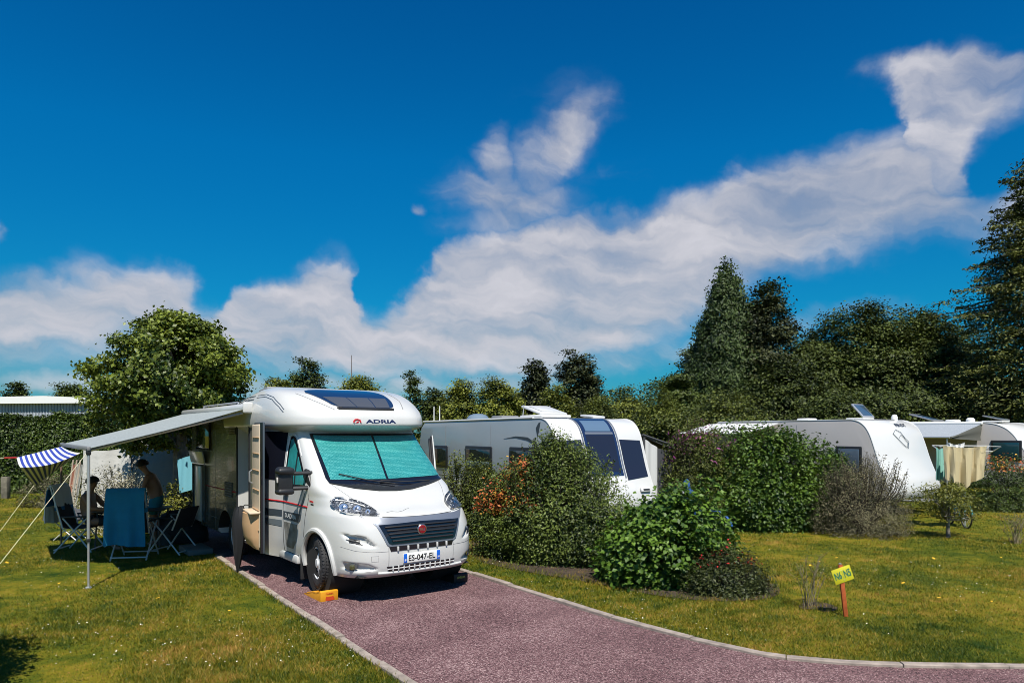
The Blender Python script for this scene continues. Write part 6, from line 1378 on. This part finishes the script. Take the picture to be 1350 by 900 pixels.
cloth('canopy', [[(-4.4+4.4*u, -1.18-1.9*v, 2.38-.42*v-.05*math.sin(math.pi*v)) for u in np.linspace(0, 1, 12)] for v in np.linspace(0, 1, 8)], mat('striped_grey_canvas', (.30, .33, .36), .8, var=(30, .2)), C3A, .015)
g = MB(); g.rbox((-2.2, -1.2, 2.40), (4.5, .12, .11), .04); g.build('cassette', M_steelw, C3A)
g = MB(); g.tube([(-4.42, -3.08, 1.95), (.02, -3.08, 1.95)], .03, 6); g.build('front_rail', M_alu, C3A)
for x in (-4.3, -.05): g = MB(); g.tube([(x, -3.08, 0), (x, -3.08, 1.95)], .018, 6); g.build('pole', M_alu, C3A)
cloth('side_panel', [[(.0+.02*math.sin(v*6), -1.2-1.8*u, 2.36-.42*u-(.5*(1-u)+.02)*v) for u in np.linspace(0, 1, 8)] for v in np.linspace(0, 1, 5)], mat('olive_grey_canvas', (.10, .10, .085), .85), C3A, .012)
# ---------------- washing
dx, dy = at_d(1272, 15.4); DR = thing('rotary_dryer', 'rotary clothes dryer hung with towels on the right-hand lawn', 'clothes dryer', (dx, dy, 0), R(20))
g = MB(); g.tube([(0, 0, -.1), (0, 0, 1.5)], .022, 8); g.build('pole', M_alu, DR)
arms = []
for k in range(4):
    a = k*math.pi/2; tip = Vector((math.cos(a)*.80, math.sin(a)*.80, 1.80)); arms.append(tip); g = MB(); g.tube([(0, 0, 1.30), tip], .012, 6); g.build('arm', M_alu, DR)
g = MB()
for f in (.45, .62, .8, 1.): g.tube([Vector((a.x*f, a.y*f, 1.30+(a.z-1.30)*f)) for a in arms], .004, 4, closed=True)
g.build('lines', M_steelw, DR)
def sheet(name, label, px0, px1, ytop, ybot, D0, D1, m, seed, tap=.25, waves=9, drop=None):
    rng = np.random.default_rng(seed); ph = rng.random(4)*6; rows = []; xa, ya = at_d(px0, D0); xb, yb = at_d(px1, D1); zt = z_at(ytop, (D0+D1)/2); zb = z_at(ybot, (D0+D1)/2); o = Vector(((xa+xb)/2, (ya+yb)/2, 0))
    for v in np.linspace(0, 1, 14):
        row = []
        for u in np.linspace(0, 1, 26):
            uu = .5+(u-.5)*(1-tap*v); n = .075*(.35+.65*v)*math.sin(u*waves+ph[0]+v*.8)+.035*math.sin(u*waves*2.3+ph[1]+v*2); d = (drop(u) if drop else 1); row.append((xa+(xb-xa)*uu-o.x+n*.3, ya+(yb-ya)*uu-o.y+n, zt-(zt-zb)*v*d-.05*math.sin(math.pi*u)*(1-v)+.02*math.sin(u*14+ph[2])*(v > .95)))
        rows.append(row)
    return towel(name, label, 'towel', o, 0, rows, m, 'washing on the rotary dryer', .008)
sheet('beige_towel', 'large beige towel hanging wide on the clothes dryer', 1244, 1302, 587, 640, 14.7, 14.9, mat('beige_terry', (.50, .42, .25), .95, bump=(160, .6, .006)), 3, .12, 19, lambda u: .80+.24*math.sin(math.pi*min(1, u*1.15)))
sheet('teal_towel', 'narrow mint green towel at the left end of the clothes dryer', 1234, 1244, 589, 632, 14.9, 15.2, mat('mint_terry', (.20, .42, .36), .95), 4, .05, 7)
sheet('pale_teal_cloth', 'pale teal cloth hanging between the mint and the beige towel', 1242, 1251, 592, 628, 15.2, 15.4, mat('pale_teal_cloth', (.28, .50, .46), .95), 5, .1, 7)
sheet('white_cloth', 'small white washing on the upper lines of the dryer behind the beige towel', 1250, 1272, 583, 594, 15.7, 15.9, mat('white_cotton', (.6, .6, .58), .95), 6, .1, 16)
# ---------------- bicycles
def bicycle(label, loc, rz, s, col, tcol, extra=None):
    t = thing('bicycle', label, 'bicycle', loc, rz, 'bicycles by the shrubs'); r = .31*s; wb = 1.0*s; mF = mat('bicycle_paint', col, .35, coat=.6)
    for x in (0, wb):
        g = MB(); g.tube([(x+math.cos(a)*r, 0, r+math.sin(a)*r) for a in np.linspace(0, 6.283, 33)[:-1]], .020*s, 8, closed=True); w = g.build('wheel', mat('bicycle_tyre', tcol, .7), t)
        g = MB(); g.tube([(x+math.cos(a)*r*.90, 0, r+math.sin(a)*r*.90) for a in np.linspace(0, 6.283, 33)[:-1]], .006*s, 6, closed=True); g.tube([(x, -.03, r), (x, .03, r)], .02*s, 6); g.build('rim', M_grey, w)
        g = MB()
        for k in range(12): a = k*.5236; g.tube([(x, 0, r), (x+math.cos(a)*r*.9, 0, r+math.sin(a)*r*.9)], .0016, 3)
        g.build('spokes', M_alu, w)
        g = MB(); g.tube([(x+math.cos(a)*r*1.13, 0, r+math.sin(a)*r*1.13) for a in np.linspace(.5, 2.9, 14)], .026*s, 6); g.build('mudguard', mF, t)
    st, hdp, bb = (.28*s, 0, .72*s), (.80*s, 0, .80*s), (.42*s, 0, .30*s)
    g = MB()
    for a, b in ((st, bb), (hdp, bb), (st, (.80*s, 0, .74*s)), ((0, 0, r), bb), ((0, 0, r), st), ((wb, 0, r), (.78*s, 0, .88*s))): g.tube([a, b], .017*s, 6)
    g.build('frame', mF, t); g = MB(); g.tube([(.24*s, 0, .72*s), (.26*s, 0, .82*s)], .014*s, 6); g.rbox((.24*s, 0, .84*s), (.24*s, .13*s, .05*s), .02); g.build('saddle', M_black, t)
    g = MB(); g.tube([(.70*s, -.28*s, .98*s), (.78*s, -.12*s, .95*s), (.78*s, .12*s, .95*s), (.70*s, .28*s, .98*s)], .013*s, 6); g.build('handlebar', M_black, t)
    g = MB(); g.tube([bb, (.55*s, -.09, .22*s)], .010, 5); g.tube([bb, (.29*s, .09, .38*s)], .010, 5); g.rbox((.55*s, -.12, .21*s), (.09, .07, .02), .006); g.rbox((.29*s, .12, .39*s), (.09, .07, .02), .006); g.build('pedal', M_grey, t)
    return t
bx, by = at_d(1274, 15.0); bicycle('teal child bicycle half hidden behind the yellow-green bush and the washing', (bx, by, 0), R(80), .80, (.02, .22, .24), (.012, .014, .016))
bx, by = at_d(944, 12.6); bicycle('blue bicycle standing behind the bright green shrub, only its rear mudguard showing', (bx-.06, by, 0), R(150), 1.0, (.02, .09, .32), (.02, .02, .022))
jx, jy = at_d(907, 12.9); JK = thing('blue_jacket', 'blue and white jacket hanging on a stick behind the bright green shrub', 'jacket', (jx, jy, 0)); M_jk = mat('blue_jacket_cloth', (.018, .07, .24), .8)
g = MB(); g.tube([(0, .03, 0), (0, .03, 1.16)], .018, 6); g.build('stick', M_darkbark, JK)
rows = []
for z, w, d, ox in ((1.22, .03, .03, -.02), (1.17, .075, .06, -.03), (1.10, .085, .07, -.03), (1.06, .07, .06, 0.0), (1.0, .10, .08, .02), (.88, .11, .085, .03), (.72, .10, .08, .03), (.60, .08, .06, .04)): rows.append([(ox+.72*w*math.cos(a)*(1+.12*math.sin(a*4+z*9)), d*math.sin(a), z) for a in np.linspace(0, 6.283, 19)[:-1]])
g = MB(); g.grid(rows, True); g.f += [tuple(range(18)), tuple(reversed(range(126, 144)))]; g.mi += [0, 0]; g.build('jacket_body', M_jk, JK, smooth=60)
g = MB(); g.tube([(-.07, -.03, 1.02), (-.12, -.05, .88), (-.10, -.06, .72)], [.03, .035, .03], 8); g.build('sleeve', mat('white_sleeve', (.55, .55, .58), .8), JK)
# ---------------- number sign
sx_, sy_ = at(1115, 812); SG = thing('number_sign', 'small yellow sign reading N6 N5 on a leaning red-brown wooden peg', 'sign', (sx_, sy_, 0))
lean = Vector((-.064, 0, .575)); M_peg = mat('red_brown_wood', (.40, .085, .018), .7, var=(14, .35))
up = lean.normalized(); rt = Vector((1, .0, 0)); rt = (rt-up*rt.dot(up)).normalized(); fw = rt.cross(up)
Mp = Matrix((rt, -fw, up)).transposed()
g = MB(); g.rbox(lean*.46, (.048, .030, .66), .004, rot=Mp); g.build('peg', M_peg, SG)
g = MB(); g.lathe([(0, 0), (.016, .002), (.018, .012), (.008, .016), (0, .016)], 10, Matrix.Translation(lean*1.03)); g.build('peg_cap', M_grey, SG)
tilt = R(13.5); rt2 = (rt*math.cos(tilt)+up*math.sin(tilt)); up2 = rt2.cross(fw)*-1
up2 = up2 if up2.z > 0 else -up2
nrm = rt2.cross(up2); nrm = nrm if nrm.y < 0 else -nrm
Mb = Matrix((rt2, -nrm, up2)).transposed(); bc = lean*.83+nrm*.020+rt2*.008
M_sy = mat('sign_yellow', (.58, .52, .02), .5, var=(14, .08)); g = MB(); g.rbox(bc, (.222, .006, .172), .003, rot=Mb); BD = g.build('board', M_sy, SG)
M_sg = mat('sign_green', (.0, .13, .10), .5)
for s_, uo in (('N6', -.055), ('N5', .055)): lettering('sign_letters', s_, .080, .088, lambda u, v: bc+nrm*.0045+rt2*(uo+u)+up2*(v+.004), M_sg, BD, .03)
g = MB(); g.rbox(bc+nrm*.0038, (.002, .001, .10), .0004, rot=Mb); g.build('sign_line', M_sg, BD)
for v in (.055, -.06): g = MB(); g.lathe([(.006, 0), (.005, .003), (0, .004)], 8, Matrix.Translation(bc+nrm*.003+up2*v) @ nrm.to_track_quat('Z', 'Y').to_matrix().to_4x4()); g.build('screw', M_alu, BD)
